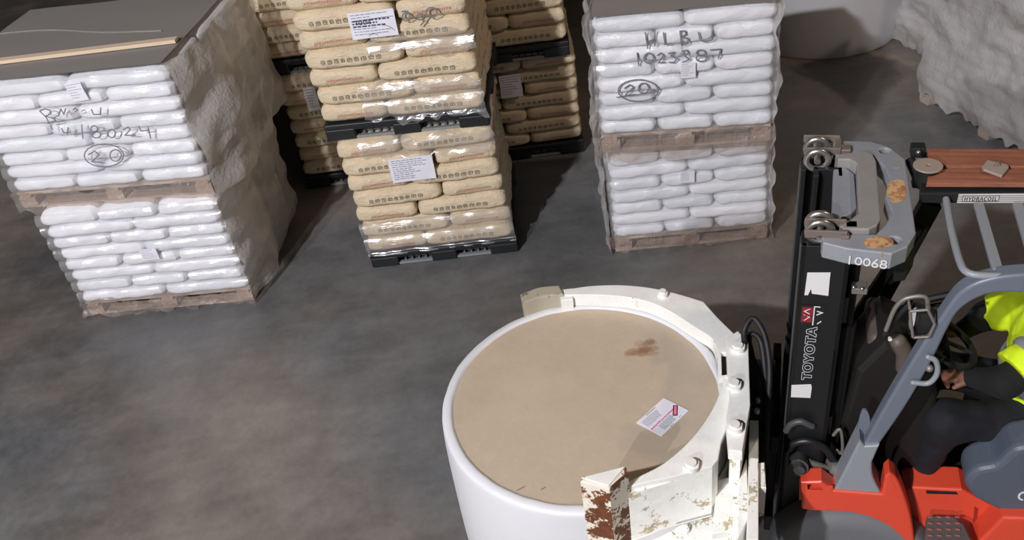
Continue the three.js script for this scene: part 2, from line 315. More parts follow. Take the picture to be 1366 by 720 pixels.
function plasticPallet(U, label) {
  const t = U.root('plastic_pallet', label, 'pallet', 'black plastic pallets under the brown sacks'), { W, D } = U;
  mesh('deck', cached('pd' + W.toFixed(2), () => join([box(W + 0.02, 0.05, D + 0.02, 0, 0, 0, 0.014), box(W - 0.01, 0.018, D - 0.01, 0, -0.03, 0, 0.005)])), M.blackPlastic, t).position.set(W / 2, U.ph - 0.027, -D / 2);
  const xs = [[0.11, 0.24], [W / 2, 0.22], [W - 0.11, 0.24]];
  for (const [x, w] of xs) for (const z of [0.1, D / 2, D - 0.1]) mesh('foot', cached('pf' + w, () => box(w, 0.095, 0.2, 0, 0, 0, 0.012)), M.blackPlastic, t).position.set(x, 0.05, -z);
  const x0 = 0.22, L = W / 2 - 0.11 - x0, holes = [];
  for (let i = 0; i < 5; i++) { const c = -L / 2 + (i + 0.5) * L / 5; holes.push([[c - 0.022, -0.03], [c + 0.022, -0.03], [c + 0.022, 0.03], [c - 0.022, 0.03]]); }
  for (const x of [x0 + L / 2, W - x0 - L / 2]) for (const z of [0.075, D - 0.075]) mesh('perforated_runner', cached('pr' + L.toFixed(3), () => plateY([[-L / 2 - 0.02, -0.065], [L / 2 + 0.02, -0.065], [L / 2 + 0.02, 0.065], [-L / 2 - 0.02, 0.065]], 0, 0.02, 0.003, holes)), M.greyPlastic, t).position.set(x, 0.026, -z);
  return t;
}
// film skins.  bulge follows the layers so that the film lies on the sacks
function bulge(U, y) { const q = (y - U.ph) / U.pitch; if (q < 0) return 0; const t = Math.abs((q - Math.floor(q)) - 0.5) * 2; return -0.05 * (1 - Math.sqrt(Math.max(0, 1 - Math.pow(0.88 * t, 2)))); }
function filmSheet(U, root, side, u0, u1, y0, y1, off, amp, mat, seed, follow = true, name = 'film_sheet', freq = 5, edge = 0, swell = 0) {
  const len = (u1 - u0), nu = Math.max(8, Math.ceil(len * 36)), nv = Math.max(6, Math.ceil((y1 - y0) * 90));
  const g = sheet((s, t) => {
    const wob = edge * N3(s * len * 9 + seed, t > 0.5 ? 3 : 9, seed) * Math.pow(Math.abs(t - 0.5) * 2, 4);
    const u = u0 + s * len + (s < 0.02 || s > 0.98 ? edge * 0.5 * N3(t * 7, seed, s * 3) : 0), y = y0 + t * (y1 - y0) + wob * 2, f = y / U.h;
    let o = off + (follow ? bulge(U, y) : 0) + amp * N3(u * freq + seed, y * freq * 1.4, seed * 3.1) + amp * 0.3 * N3(u * freq * 3 + seed, y * freq * 3, 4.4);
    if (swell) o += swell * (1 - Math.exp(-s * 6)) * (1 - 0.5 * s * s) * (0.75 + 0.5 * N3(y * 1.3, seed, s * 2));
    const lx = U.leanX * f, lz = U.leanZ * f;
    if (side === 'front') return [u + lx, y, o + lz];
    if (side === 'right') return [U.W + o + lx, y, -u + lz];
    return [-o + lx, y, -u + lz];
  }, nu, nv, len, y1 - y0);
  return mesh(name, g, mat, root);
}

// ---- the stacks (front left corner on the floor, angle of the front)
const A1 = new Unit({ x: -3.675, z: -6.106, ang: -7, W: 1.48, D: 1.4, h: 1.04, ph: 0.14, layers: 8, phase: 0, where: 'lower load of left white stack' });
const A2 = new Unit({ x: -3.83, z: -6.27, ang: -9.5, W: 1.645, D: 1.62, h: 1.04, ph: 0.14, layers: 8, phase: 1, y0: 1.04, leanX: -0.03, leanZ: -0.06, where: 'upper load of left white stack' });
const B1 = new Unit({ x: -1.182, z: -6.121, ang: -4.6, W: 1.259, D: 1.259, h: 1.2, ph: 0.15, layers: 7, phase: 0, leanX: -0.06, leanZ: -0.04, where: 'lower load, front brown stack' });
const B2 = new Unit({ x: -1.275, z: -6.25, ang: -7.5, W: 1.29, D: 1.29, h: 1.2, ph: 0.15, layers: 7, phase: 0, y0: 1.2, leanX: -0.03, where: 'upper load, front brown stack' });
const C1 = new Unit({ x: 0.883, z: -5.783, ang: -6.5, W: 1.247, D: 1.08, h: 1.04, ph: 0.14, layers: 8, phase: 1, leanX: -0.03, where: 'lower load of right white stack' });
const C2 = new Unit({ x: 0.815, z: -5.67, ang: -11, W: 1.23, D: 1.08, h: 1.04, ph: 0.14, layers: 8, phase: 1, y0: 1.04, where: 'upper load of right white stack' });
const D1 = new Unit({ x: -1.9, z: -7.66, ang: -4, W: 1.259, D: 1.259, h: 1.2, ph: 0.15, layers: 7, phase: 1, where: 'lower load, rear left brown stack' });
const D2 = new Unit({ x: -1.98, z: -7.75, ang: -5, W: 1.259, D: 1.259, h: 1.2, ph: 0.15, layers: 7, phase: 0, y0: 1.2, where: 'upper load, rear left brown stack' });
const E1 = new Unit({ x: -0.36, z: -7.6, ang: -4, W: 1.259, D: 1.259, h: 1.07, ph: 0.15, layers: 7, phase: 1, where: 'lower load, rear right brown stack' });
const E2 = new Unit({ x: -0.42, z: -7.55, ang: -5, W: 1.259, D: 1.259, h: 1.2, ph: 0.15, layers: 7, phase: 0, y0: 1.07, where: 'upper load, rear right brown stack' });
const F1 = new Unit({ x: 4.93, z: -7.72, ang: 12, W: 1.24, D: 1.85, h: 1.05, ph: 0.14, layers: 8, phase: 1, where: 'film covered stack, far right corner' });
const F2 = new Unit({ x: 4.93, z: -7.72, ang: 12, W: 1.24, D: 1.85, h: 1.05, ph: 0.14, layers: 8, phase: 0, y0: 1.05, where: 'upper load, far right film covered stack' });
const G1 = new Unit({ x: 4.62, z: -5.75, ang: 12, W: 1.24, D: 1.75, h: 1.05, ph: 0.14, layers: 8, phase: 0, where: 'film covered stack at right edge' });
const G2 = new Unit({ x: 4.62, z: -5.75, ang: 12, W: 1.24, D: 1.75, h: 1.05, ph: 0.14, layers: 8, phase: 1, y0: 1.05, where: 'upper load, right edge film covered stack' });

const frontAndRight = (row, i, n) => row === 'front' || i === n - 1, frontAndLeft = (row, i) => row === 'front' || i === 0;
whiteLoad(A1, 1, frontAndRight); whiteLoad(A2, 2, frontAndRight);
whiteLoad(C1, 3, frontAndLeft); whiteLoad(C2, 4, frontAndLeft);
whiteLoad(F1, 5, (row, i) => i === 0); whiteLoad(G1, 6, (row, i) => i === 0);
whiteLoad(F2, 15, (row, i) => i === 0); whiteLoad(G2, 16, (row, i) => i === 0);
brownLoad(B1, 7, () => true); brownLoad(B2, 8, () => true);
brownLoad(D1, 9, (p) => p !== 'rear right'); brownLoad(D2, 10, (p) => p !== 'rear right');
brownLoad(E1, 11, (p) => p !== 'rear left'); brownLoad(E2, 12, (p) => p !== 'rear left');
woodPallet(A1, 'grey wooden pallet on the floor under the left white stack'); woodPallet(A2, 'grey wooden pallet between the two loads of the left white stack');
woodPallet(C1, 'wooden pallet on the floor under the right white stack'); woodPallet(C2, 'wooden pallet between the two loads of the right white stack');
woodPallet(F1, 'wooden pallet under the film covered stack in far right corner'); woodPallet(G1, 'wooden pallet on the floor under the film covered right edge stack');
woodPallet(F2, 'raised wooden pallet halfway up the far right film covered stack'); woodPallet(G2, 'raised wooden pallet halfway up the right edge film covered stack');
plasticPallet(B1, 'black plastic pallet on the floor under the front brown stack'); plasticPallet(B2, 'black plastic pallet between the two loads of front brown stack');
plasticPallet(D1, 'black plastic pallet on the floor under rear left brown stack'); plasticPallet(D2, 'black plastic pallet between the loads of rear left brown stack');
plasticPallet(E1, 'black plastic pallet on the floor under rear right brown stack'); plasticPallet(E2, 'black plastic pallet between the loads of rear right brown stack');

// ---- stretch film
{
  const f = A1.root('stretch_film', 'dusty grey stretch film down the side of the lower left white load', 'stretch film', 'stretch film around the white stacks');
  filmSheet(A1, f, 'right', -0.03, A1.D + 0.04, 0.06, 1.06, 0.03, 0.05, M.milkyFilm, 1, false, 'side_sheet', 3.2, 0, 0.13);
  filmSheet(A1, f, 'front', -0.03, 1.5, 0.02, 0.16, 0.035, 0.05, M.crumpledFilm, 2, false, 'hem', 7, 0.05);
  filmSheet(A1, f, 'front', -0.02, A1.W + 0.02, 0.15, 1.04, 0.018, 0.018, M.film, 18, true, 'film_band', 6);
  const g = A2.root('stretch_film', 'dusty grey stretch film bulging off the upper left white load', 'stretch film', 'stretch film around the white stacks');
  filmSheet(A2, g, 'right', -0.03, A2.D + 0.05, 0.0, 1.09, 0.03, 0.07, M.milkyFilm, 3, false, 'side_sheet', 2.6, 0, 0.22);
  filmSheet(A2, g, 'front', -0.03, 1.66, -0.02, 0.15, 0.022, 0.03, M.crumpledFilm, 4, false, 'hem', 6, 0.03);
  filmSheet(A2, g, 'front', -0.02, A2.W + 0.02, 0.15, 1.05, 0.016, 0.012, M.film, 19, true, 'film_band', 6);
  const h = C1.root('stretch_film', 'crumpled stretch film around the lower load of right white stack', 'stretch film', 'stretch film around the white stacks');
  filmSheet(C1, h, 'left', -0.05, C1.D, 0.0, 1.04, 0.05, 0.05, M.milkyFilm, 5, false, 'side_sheet', 4, 0.03);
  filmSheet(C1, h, 'front', -0.06, 1.24, 0.03, 0.18, 0.022, 0.03, M.crumpledFilm, 6, false, 'hem', 6, 0.03);
  filmSheet(C1, h, 'right', -0.03, C1.D, 0.0, 1.04, 0.03, 0.05, M.milkyFilm, 16, false, 'side_sheet', 4, 0.03);
  filmSheet(C1, h, 'front', -0.02, 1.26, 0.15, 1.04, 0.02, 0.02, M.film, 17, true, 'film_band', 6);
  const i = C2.root('stretch_film', 'crumpled stretch film with pen writing around the upper right white load', 'stretch film', 'stretch film around the white stacks');
  filmSheet(C2, i, 'left', -0.04, C2.D, -0.04, 1.06, 0.05, 0.06, M.milkyFilm, 7, false, 'side_sheet', 4, 0.04);
  filmSheet(C2, i, 'right', -0.04, C2.D, -0.04, 1.06, 0.02, 0.05, M.milkyFilm, 8, false, 'side_sheet', 4, 0.04);
  filmSheet(C2, i, 'front', -0.05, 1.25, -0.05, 0.17, 0.022, 0.03, M.crumpledFilm, 9, false, 'hem', 6, 0.03);
  filmSheet(C2, i, 'front', -0.02, C2.W + 0.02, 0.15, 1.05, 0.014, 0.012, M.film, 20, true, 'film_band', 6);
  const j = B1.root('stretch_film', 'shiny clear stretch film around the lower front brown load', 'stretch film', 'shiny stretch film around the brown stacks');
  filmSheet(B1, j, 'front', -0.01, 1.27, 0.13, 0.15 + 2.1 * B1.pitch, 0.016, 0.012, M.shinyFilm, 10, true, 'film_band', 8);
  filmSheet(B1, j, 'front', 0.2, 1.27, 0.15 + 5.9 * B1.pitch, 1.2, 0.016, 0.014, M.shinyFilm, 11, true, 'film_band', 8, 0.05);
  const k = B2.root('stretch_film', 'shiny clear stretch film around the upper front brown load', 'stretch film', 'shiny stretch film around the brown stacks');
  filmSheet(B2, k, 'front', 0.35, 1.3, 0.13, 0.15 + 2.1 * B2.pitch, 0.016, 0.014, M.shinyFilm, 12, true, 'film_band', 8, 0.05);
  filmSheet(B2, k, 'front', 0.5, 1.3, 0.15 + 3.5 * B2.pitch, 0.15 + 4.4 * B2.pitch, 0.016, 0.014, M.shinyFilm, 13, true, 'film_band', 8, 0.05);
  const l = F1.root('stretch_film', 'grey crumpled stretch film on the far half of right edge stack', 'stretch film', 'crumpled film on the right edge stacks');
  filmSheet(F1, l, 'left', -0.03, F1.D, 0.02, 2.1, 0.05, 0.075, M.milkyFilm, 14, false, 'side_sheet', 3.2, 0.05);
  const m = G1.root('stretch_film', 'grey crumpled stretch film on the near half of right edge stack', 'stretch film', 'crumpled film on the right edge stacks');
  filmSheet(G1, m, 'left', -0.03, G1.D, 0.12, 2.1, 0.05, 0.055, M.milkyFilm, 15, false, 'side_sheet', 3.0, 0.05);
  // the pen writing on the film of the white stacks
  const FZ = 0.03;
  for (const q of [[[0.355, 0.929], [0.361, 0.871], [0.368, 0.812]], [[0.419, 0.938], [0.417, 0.833]], [[0.366, 0.866], [0.417, 0.878]], [[0.476, 0.922], [0.485, 0.835], [0.528, 0.838]], [[0.587, 0.921], [0.597, 0.821]], [[0.587, 0.921], [0.619, 0.922], [0.626, 0.897], [0.596, 0.879]], [[0.596, 0.879], [0.64, 0.864], [0.64, 0.83], [0.597, 0.821]], [[0.709, 0.901], [0.72, 0.847], [0.755, 0.832], [0.801, 0.84], [0.804, 0.903]], [[0.293, 0.789], [0.301, 0.697]], [[0.405, 0.741], [0.401, 0.725], [0.392, 0.713], [0.378, 0.707], [0.364, 0.708], [0.351, 0.717], [0.342, 0.73], [0.339, 0.747], [0.343, 0.763], [0.353, 0.775], [0.366, 0.781], [0.381, 0.78], [0.394, 0.771], [0.402, 0.758], [0.405, 0.741]], [[0.431, 0.76], [0.455, 0.776], [0.474, 0.757], [0.437, 0.704], [0.483, 0.705]], [[0.507, 0.768], [0.546, 0.773], [0.524, 0.748], [0.563, 0.726], [0.545, 0.697], [0.51, 0.702]], [[0.601, 0.775], [0.633, 0.78], [0.643, 0.758], [0.618, 0.739], [0.647, 0.711], [0.604, 0.694]], [[0.755, 0.751], [0.753, 0.742], [0.745, 0.736], [0.733, 0.733], [0.72, 0.734], [0.708, 0.739], [0.7, 0.747], [0.697, 0.756], [0.7, 0.765], [0.708, 0.771], [0.72, 0.774], [0.733, 0.772], [0.744, 0.768], [0.753, 0.76], [0.755, 0.751]], [[0.765, 0.71], [0.762, 0.7], [0.752, 0.692], [0.738, 0.689], [0.722, 0.69], [0.708, 0.696], [0.699, 0.705], [0.695, 0.716], [0.699, 0.726], [0.708, 0.733], [0.722, 0.736], [0.738, 0.735], [0.752, 0.729], [0.761, 0.72], [0.765, 0.71]], [[0.79, 0.769], [0.859, 0.768], [0.845, 0.701]], [[0.43, 0.493], [0.424, 0.47], [0.406, 0.449], [0.379, 0.433], [0.345, 0.423], [0.306, 0.419], [0.266, 0.422], [0.227, 0.432], [0.194, 0.448], [0.168, 0.469], [0.152, 0.492], [0.148, 0.517], [0.155, 0.54], [0.173, 0.561], [0.2, 0.576], [0.234, 0.586], [0.273, 0.59], [0.312, 0.587], [0.35, 0.577], [0.383, 0.561], [0.409, 0.541], [0.425, 0.518], [0.43, 0.493]], [[0.193, 0.531], [0.231, 0.555], [0.258, 0.534], [0.195, 0.477], [0.268, 0.476]], [[0.364, 0.517], [0.36, 0.5], [0.349, 0.486], [0.334, 0.48], [0.318, 0.481], [0.304, 0.49], [0.294, 0.505], [0.292, 0.523], [0.296, 0.54], [0.306, 0.553], [0.321, 0.559], [0.337, 0.558], [0.351, 0.549], [0.361, 0.534], [0.364, 0.517]], [[0.137, 0.465], [0.284, 0.473], [0.43, 0.488]]]) mesh('pen_stroke', strokes([q], FZ, 0.009), M.marker, i);
  for (const q of [[[0.581, 0.845], [0.606, 0.788], [0.606, 0.74]], [[0.581, 0.845], [0.629, 0.858], [0.663, 0.843], [0.658, 0.817], [0.606, 0.8]], [[0.606, 0.8], [0.654, 0.778], [0.667, 0.756], [0.596, 0.743]], [[0.711, 0.797], [0.751, 0.844], [0.754, 0.801], [0.788, 0.843]], [[0.845, 0.832], [0.867, 0.842], [0.875, 0.823], [0.848, 0.814]], [[0.982, 0.819], [0.983, 0.779], [1.034, 0.775], [1.06, 0.824]], [[0.609, 0.721], [0.607, 0.688]], [[0.683, 0.689], [0.683, 0.652], [0.731, 0.654]], [[0.737, 0.691], [0.7, 0.634]], [[0.852, 0.704], [0.81, 0.594]], [[0.961, 0.66], [0.949, 0.645], [0.931, 0.637], [0.914, 0.638], [0.905, 0.649], [0.907, 0.665], [0.919, 0.68], [0.937, 0.688], [0.953, 0.686], [0.963, 0.676], [0.961, 0.66]], [[0.963, 0.61], [0.95, 0.595], [0.929, 0.587], [0.907, 0.589], [0.895, 0.6], [0.895, 0.616], [0.909, 0.631], [0.93, 0.639], [0.951, 0.637], [0.964, 0.626], [0.963, 0.61]], [[1.082, 0.609], [1.068, 0.59], [1.048, 0.579], [1.029, 0.581], [1.02, 0.594], [1.023, 0.615], [1.037, 0.634], [1.057, 0.644], [1.075, 0.643], [1.085, 0.629], [1.082, 0.609]], [[1.159, 0.637], [1.202, 0.653], [1.21, 0.632], [1.15, 0.588], [1.229, 0.581]], [[1.288, 0.652], [1.289, 0.612], [1.351, 0.614]], [[1.354, 0.633], [1.339, 0.548]], [[1.067, 0.422], [1.047, 0.392], [1.013, 0.367], [0.969, 0.349], [0.919, 0.339], [0.868, 0.338], [0.822, 0.348], [0.784, 0.365], [0.759, 0.39], [0.749, 0.419], [0.755, 0.45], [0.777, 0.479], [0.811, 0.503], [0.855, 0.521], [0.904, 0.531], [0.954, 0.531], [1.0, 0.522], [1.037, 0.505], [1.062, 0.481], [1.072, 0.452], [1.067, 0.422]], [[0.793, 0.453], [0.853, 0.479], [0.88, 0.445], [0.79, 0.392], [0.868, 0.378]], [[1.05, 0.423], [1.033, 0.399], [1.008, 0.382], [0.982, 0.378], [0.962, 0.386], [0.953, 0.406], [0.958, 0.431], [0.975, 0.456], [0.999, 0.472], [1.025, 0.476], [1.045, 0.468], [1.054, 0.448], [1.05, 0.423]]]) mesh('pen_stroke', strokes([q], FZ, 0.009), M.marker, g);
  for (const q of [[[0.856, 0.949], [0.849, 0.934], [0.837, 0.924], [0.822, 0.922], [0.809, 0.927], [0.801, 0.94], [0.801, 0.956], [0.808, 0.971], [0.82, 0.981], [0.835, 0.983], [0.848, 0.977], [0.855, 0.965], [0.856, 0.949]], [[0.806, 0.992], [0.832, 0.995]], [[0.955, 0.938], [0.95, 0.927], [0.939, 0.92], [0.926, 0.918], [0.914, 0.922], [0.907, 0.932], [0.906, 0.943], [0.911, 0.954], [0.922, 0.961], [0.935, 0.963], [0.947, 0.958], [0.954, 0.949], [0.955, 0.938]], [[0.948, 0.93], [0.951, 0.904], [0.921, 0.878]], [[1.054, 0.957], [1.048, 0.942], [1.035, 0.931], [1.018, 0.925], [1.001, 0.927], [0.987, 0.936], [0.978, 0.95], [0.978, 0.966], [0.984, 0.982], [0.997, 0.993], [1.014, 0.998], [1.031, 0.996], [1.045, 0.987], [1.054, 0.974], [1.054, 0.957]]]) mesh('pen_stroke', strokes([q], FZ, 0.010), M.marker, k);
}
// ---- paper labels
function labelTex(seed, rows, heavy) {
  return canvasTex(256, 170, (g, w, h) => {
    g.fillStyle = '#e4e4ec'; g.fillRect(0, 0, w, h); const r = rng(seed);
    for (let k = 0; k < rows; k++) { g.fillStyle = heavy && k > 1 && k < 5 ? 'rgba(52,54,78,0.9)' : 'rgba(98,102,124,0.75)'; let x = 16; const y = 14 + k * (h - 26) / rows, len = w * (0.45 + 0.45 * r()); while (x < len) { const b = 8 + r() * 26; g.fillRect(x, y, b, heavy && k > 1 && k < 5 ? 10 : 5); x += b + 5; } }
    if (heavy) { g.strokeStyle = 'rgba(40,42,60,0.9)'; g.lineWidth = 3; g.beginPath(); g.moveTo(30, 52); g.lineTo(250, 46); g.moveTo(180, 96); g.quadraticCurveTo(215, 100, 240, 140); g.stroke(); g.beginPath(); g.ellipse(118, 158, 24, 12, 0, Math.PI, 2 * Math.PI); g.stroke(); g.font = 'bold 44px sans-serif'; g.fillStyle = 'rgba(44,46,70,0.75)'; g.fillText('1004', 26, 82); }
  });
}
function paperLabel(U, name, label, u, y, w, h, seed, rows, heavy = false, tilt = 0, z = 0.03) {
  const c = Math.cos(tilt), t = thing(name, label, 'label', U.at(u, y, -z), U.a), m = S({ map: labelTex(seed, rows, heavy), roughness: 0.6 });
  const g = new THREE.BoxGeometry(w, h, 0.002, 8, 4, 1), p = g.attributes.position; for (let i = 0; i < p.count; i++) p.setZ(i, p.getZ(i) + 0.006 * N3(p.getX(i) * 9 + seed, p.getY(i) * 11, seed));
  g.computeVertexNormals(); mesh('sheet', g.rotateZ(tilt), [M.paper, M.paper, M.paper, M.paper, m, M.paper], t); return t;
}
paperLabel(B2, 'paper_label', 'white sheet with dark scrawled print on upper front brown load', 0.599, 0.925, 0.341, 0.198, 41, 8, true);
paperLabel(B1, 'paper_label', 'white sheet of small print on lower front brown load', 0.571, 0.934, 0.355, 0.217, 42, 10);
paperLabel(E1, 'paper_label', 'white paper sheet on the shaded rear right brown load', 0.632, 0.823, 0.203, 0.227, 43, 8);
paperLabel(D1, 'paper_label', 'narrow white paper strip on rear left brown load', 0.307, 0.982, 0.111, 0.239, 44, 7);
paperLabel(C2, 'paper_label', 'small white ticket below the pen number on upper right white load', 0.640, 0.629, 0.103, 0.113, 45, 6);
paperLabel(C1, 'paper_label', 'small white ticket on the lower load of right white stack', 0.614, 0.693, 0.110, 0.103, 46, 6);
paperLabel(A1, 'paper_label', 'small white ticket on the lower load of left white stack', 0.789, 0.599, 0.141, 0.110, 47, 6);
paperLabel(A2, 'paper_label', 'narrow white ticket above the pen writing on upper left white load', 0.922, 0.943, 0.125, 0.144, 48, 6, false, 0.06);

// ---- covers on top of the white stacks
{
  const t = A2.root('slip_sheet', 'grey card slip sheet covering the top of the left white stack', 'slip sheet');
  mesh('card', sheet((s, q) => [A2.leanX - 0.26 + s * (A2.W + 0.22), A2.h + 0.03 + 0.005 * N3(s * 4, q * 4, 2), -0.03 + A2.leanZ - q * (A2.D - 0.1)], 24, 24, 1.6, 1.4), M.slip, t);
  mesh('fold', tube([[-0.394, 1.076, -1.058], [-0.048, 1.076, -1.053], [0.245, 1.076, -1.012], [0.798, 1.076, -0.831], [1.318, 1.076, -0.733]], 0.006, 30), M.milkyFilm, t, 'pale crease of film across the sheet');
  const b = A2.root('wooden_batten', 'long pale wooden batten lying across the left white stack top', 'batten');
  mesh('strip', beam(...[[0.05, 1.09, -0.397], [1.56, 1.09, -0.469]], 0.075, 0.028), M.paleWood, b);
  const c = C2.root('slip_sheet', 'grey card slip sheet on top of the right white stack', 'slip sheet');
  mesh('card', sheet((s, q) => [0.0 + s * C2.W, C2.h + 0.024 + 0.006 * N3(s * 4, q * 4, 5), 0.0 - q * C2.D], 16, 16, 1.2, 1), M.slip, c);
}

// ---------------------------------------------------------------- paper rolls
function rollBody(t, R, r, H, seed) {
  const prof = [[R - 0.012, 0], [R, 0.012], [R, H - 0.03], [R - 0.006, H - 0.01], [R - 0.022, H], [r + 0.012, H + 0.002], [r, H - 0.006], [r - 0.004, H - 0.012]];
  const g = new THREE.LatheGeometry(smoothLine(prof, 60).map((q) => new THREE.Vector2(...q)), 120), p = g.attributes.position;
  for (let i = 0; i < p.count; i++) { const x = p.getX(i), y = p.getY(i), z = p.getZ(i), a = Math.atan2(z, x), k = Math.pow(Math.max(0, (y - H + 0.2) / 0.2), 2), d = 1 + (0.004 * N3(3 * Math.cos(a), 3 * Math.sin(a), seed) + k * 0.006 * N3(9 * Math.cos(a) + seed, 9 * Math.sin(a), y * 12)); p.setX(i, x * d); p.setZ(i, z * d); }
  g.computeVertexNormals(); mesh('wrapper', g, M.rollWrap, t); return t;
}
const RX = 0.2466, RZ = -2.9645, RT = 1.307, RR = 0.702, RI = 0.646;
{
  const y0 = 0.12, H = RT - y0;
  const t = thing('paper_roll', 'huge white wrapped paper roll with brown end held in the lift truck clamp', 'paper roll', [RX, y0, RZ]);
  rollBody(t, RR, RI, H, 1);
  const dn = noiseField(512, [[3, 0.5], [7, 0.4], [20, 0.35], [64, 0.3], [180, 0.25]], 88);
  const dt = canvasTex(1024, 1024, (g, w, h) => {
    const im = g.createImageData(w, h); for (let i = 0; i < w * h; i++) { const q = dn[(((i / w) | 0) >> 1) * 512 + ((i % w) >> 1)], v = 1 + 0.075 * q; im.data[4 * i] = cl(188 * v); im.data[4 * i + 1] = cl(172 * v); im.data[4 * i + 2] = cl(150 * v); im.data[4 * i + 3] = 255; } g.putImageData(im, 0, 0);
    const X = (x) => (x - RX + RR) / (2 * RR) * w, Z = (z) => (z - RZ + RR) / (2 * RR) * h, r = rng(4);
    const [[gx, gz], [hx, hz], [ix, iz]] = [[0.557, -3.212], [0.606, -3.189], [0.62, -3.254]];   // glue stain on the end board: three overlapping smears
    g.fillStyle = 'rgba(140,98,66,0.55)';
    for (const [x, z, lw, lh] of [[gx, gz, 74, 34], [hx, hz, 62, 30], [ix, iz, 48, 30]]) for (let k = 0; k < 7; k++) { g.beginPath(); g.ellipse(X(x) + (r() - 0.5) * lw, Z(z) + (r() - 0.5) * lh, lw * (0.3 + 0.25 * r()), lh * (0.3 + 0.25 * r()), -0.15, 0, 7); g.globalAlpha = 0.38; g.fill(); }
    g.globalAlpha = 1; g.strokeStyle = 'rgba(92,62,44,0.8)'; g.lineWidth = 3;
    const sc = [[-0.137, -2.46], [-0.095, -2.477], [-0.029, -2.443], [-0.007, -2.455]]; g.beginPath(); g.moveTo(X(sc[0][0]), Z(sc[0][1])); g.lineTo(X(sc[1][0]), Z(sc[1][1])); g.stroke(); g.beginPath(); g.moveTo(X(sc[2][0]), Z(sc[2][1])); g.lineTo(X(sc[3][0]), Z(sc[3][1])); g.stroke();
  });
  const disc = new THREE.CircleGeometry(RI + 0.004, 96).rotateX(-Math.PI / 2); const p = disc.attributes.position, uv = disc.attributes.uv;
  for (let i = 0; i < p.count; i++) uv.setXY(i, (p.getX(i) + RR) / (2 * RR), 1 - (p.getZ(i) + RR) / (2 * RR));
  mesh('end_board', disc.translate(0, H - 0.008, 0), S({ map: dt, roughness: 0.7 }), t, 'brown card end board with a glue stain');
  // printed card stuck on the end board
  const [A, B, C, D] = [[0.458, -2.735], [0.617, -2.86], [0.711, -2.756], [0.553, -2.63]].map(([x, z]) => [x - RX, z - RZ]);
  const st = canvasTex(360, 256, (g, w, h) => {
    g.fillStyle = '#ece7ee'; g.fillRect(0, 0, w, h); const r = rng(8);
    g.fillStyle = 'rgba(112,116,136,0.75)'; for (let k = 0; k < 9; k++) { let x = 22; while (x < 210 - k * 4) { const b = 5 + r() * 18; g.fillRect(x, 34 + k * 9, b, 4); x += b + 4; } }
    g.fillStyle = 'rgba(80,84,92,0.9)'; g.fillRect(110, 10, 120, 6);
    g.fillStyle = 'rgba(205,84,128,0.85)'; let x = 10; while (x < 300) { const b = 8 + r() * 18; g.fillRect(x, 136 + r() * 5, b, 15); x += b + 5; }
    g.fillStyle = 'rgba(120,140,146,0.8)'; for (let k = 0; k < 6; k++) { let q = 70; while (q < 215) { const b = 8 + r() * 16; g.fillRect(q, 164 + k * 12, b, 8); q += b + 3; } } g.fillRect(250, 236, 30, 6); g.fillRect(120, 244, 50, 5);
    g.save(); g.translate(296, 168); g.rotate(-0.62); g.fillStyle = '#7a1434'; g.fillRect(-62, -20, 124, 40); g.fillStyle = '#e58aae'; g.fillRect(-48, -10, 100, 20); g.restore();
  });
  const y = H - 0.0035, q = new THREE.BufferGeometry(); q.setAttribute('position', new THREE.Float32BufferAttribute([A, B, C, D].flatMap(([x, z]) => [x, y, z]), 3)); q.setAttribute('uv', new THREE.Float32BufferAttribute([0, 1, 1, 1, 1, 0, 0, 0], 2)); q.setIndex([0, 2, 1, 0, 3, 2]); q.computeVertexNormals();
  mesh('printed_card', q, S({ map: st, roughness: 0.5 }), t, 'white printed card with pink lettering and a red bar');
  mesh('card_edge', plateY([A, B, C, D], y - 0.0006, 0.003, 0), M.paper, t);
}
{
  const R = 0.88, t = thing('paper_roll', 'large white wrapped paper roll standing behind the stacks at top', 'paper roll', [4.02, 0, -9.5]);
  rollBody(t, R, R - 0.06, 1.3, 2);
  mesh('end_board', new THREE.CircleGeometry(R - 0.055, 72).rotateX(-Math.PI / 2).translate(0, 1.292, 0), S({ color: 0xb9a188, roughness: 0.7 }), t);
  const mk = canvasTex(128, 48, (g, w, h) => { g.fillStyle = '#e6e6e9'; g.fillRect(0, 0, w, h); g.fillStyle = 'rgba(120,122,128,0.7)'; const r = rng(3); for (let k = 0; k < 3; k++) { let x = 8; while (x < 112) { const b = 5 + r() * 12; g.fillRect(x, 8 + k * 13, b, 6); x += b + 4; } } });
  const a0 = 1.69, g = new THREE.CylinderGeometry(R + 0.004, R + 0.004, 0.09, 12, 1, true, Math.PI / 2 - a0 - 0.11, 0.22).translate(0, 0.36, 0);
  mesh('printed_mark', g, S({ map: mk, roughness: 0.5, side: THREE.DoubleSide }), t, 'small faint grey print');
}

// ---------------------------------------------------------------- lift truck; local x runs from the mast to the rear, z towards the viewer
const TRUCK = [1.30, 0, -2.95], TYAW = -20 * D2R;
const T = thing('lift_truck', 'red and grey lift truck with black mast and white roll clamp', 'forklift', TRUCK, TYAW);
const part = (n, g, m, label) => mesh(n, g, m, T, label);
function bolts(parent, list, y, r = 0.03) { for (const [x, z] of list) mesh('bolt', join([new THREE.CylinderGeometry(r, r, 0.022, 6).translate(x, y + 0.011, z), new THREE.CylinderGeometry(r * 0.62, r * 0.7, 0.034, 14).translate(x, y + 0.017, z)]), M.cream, parent); }

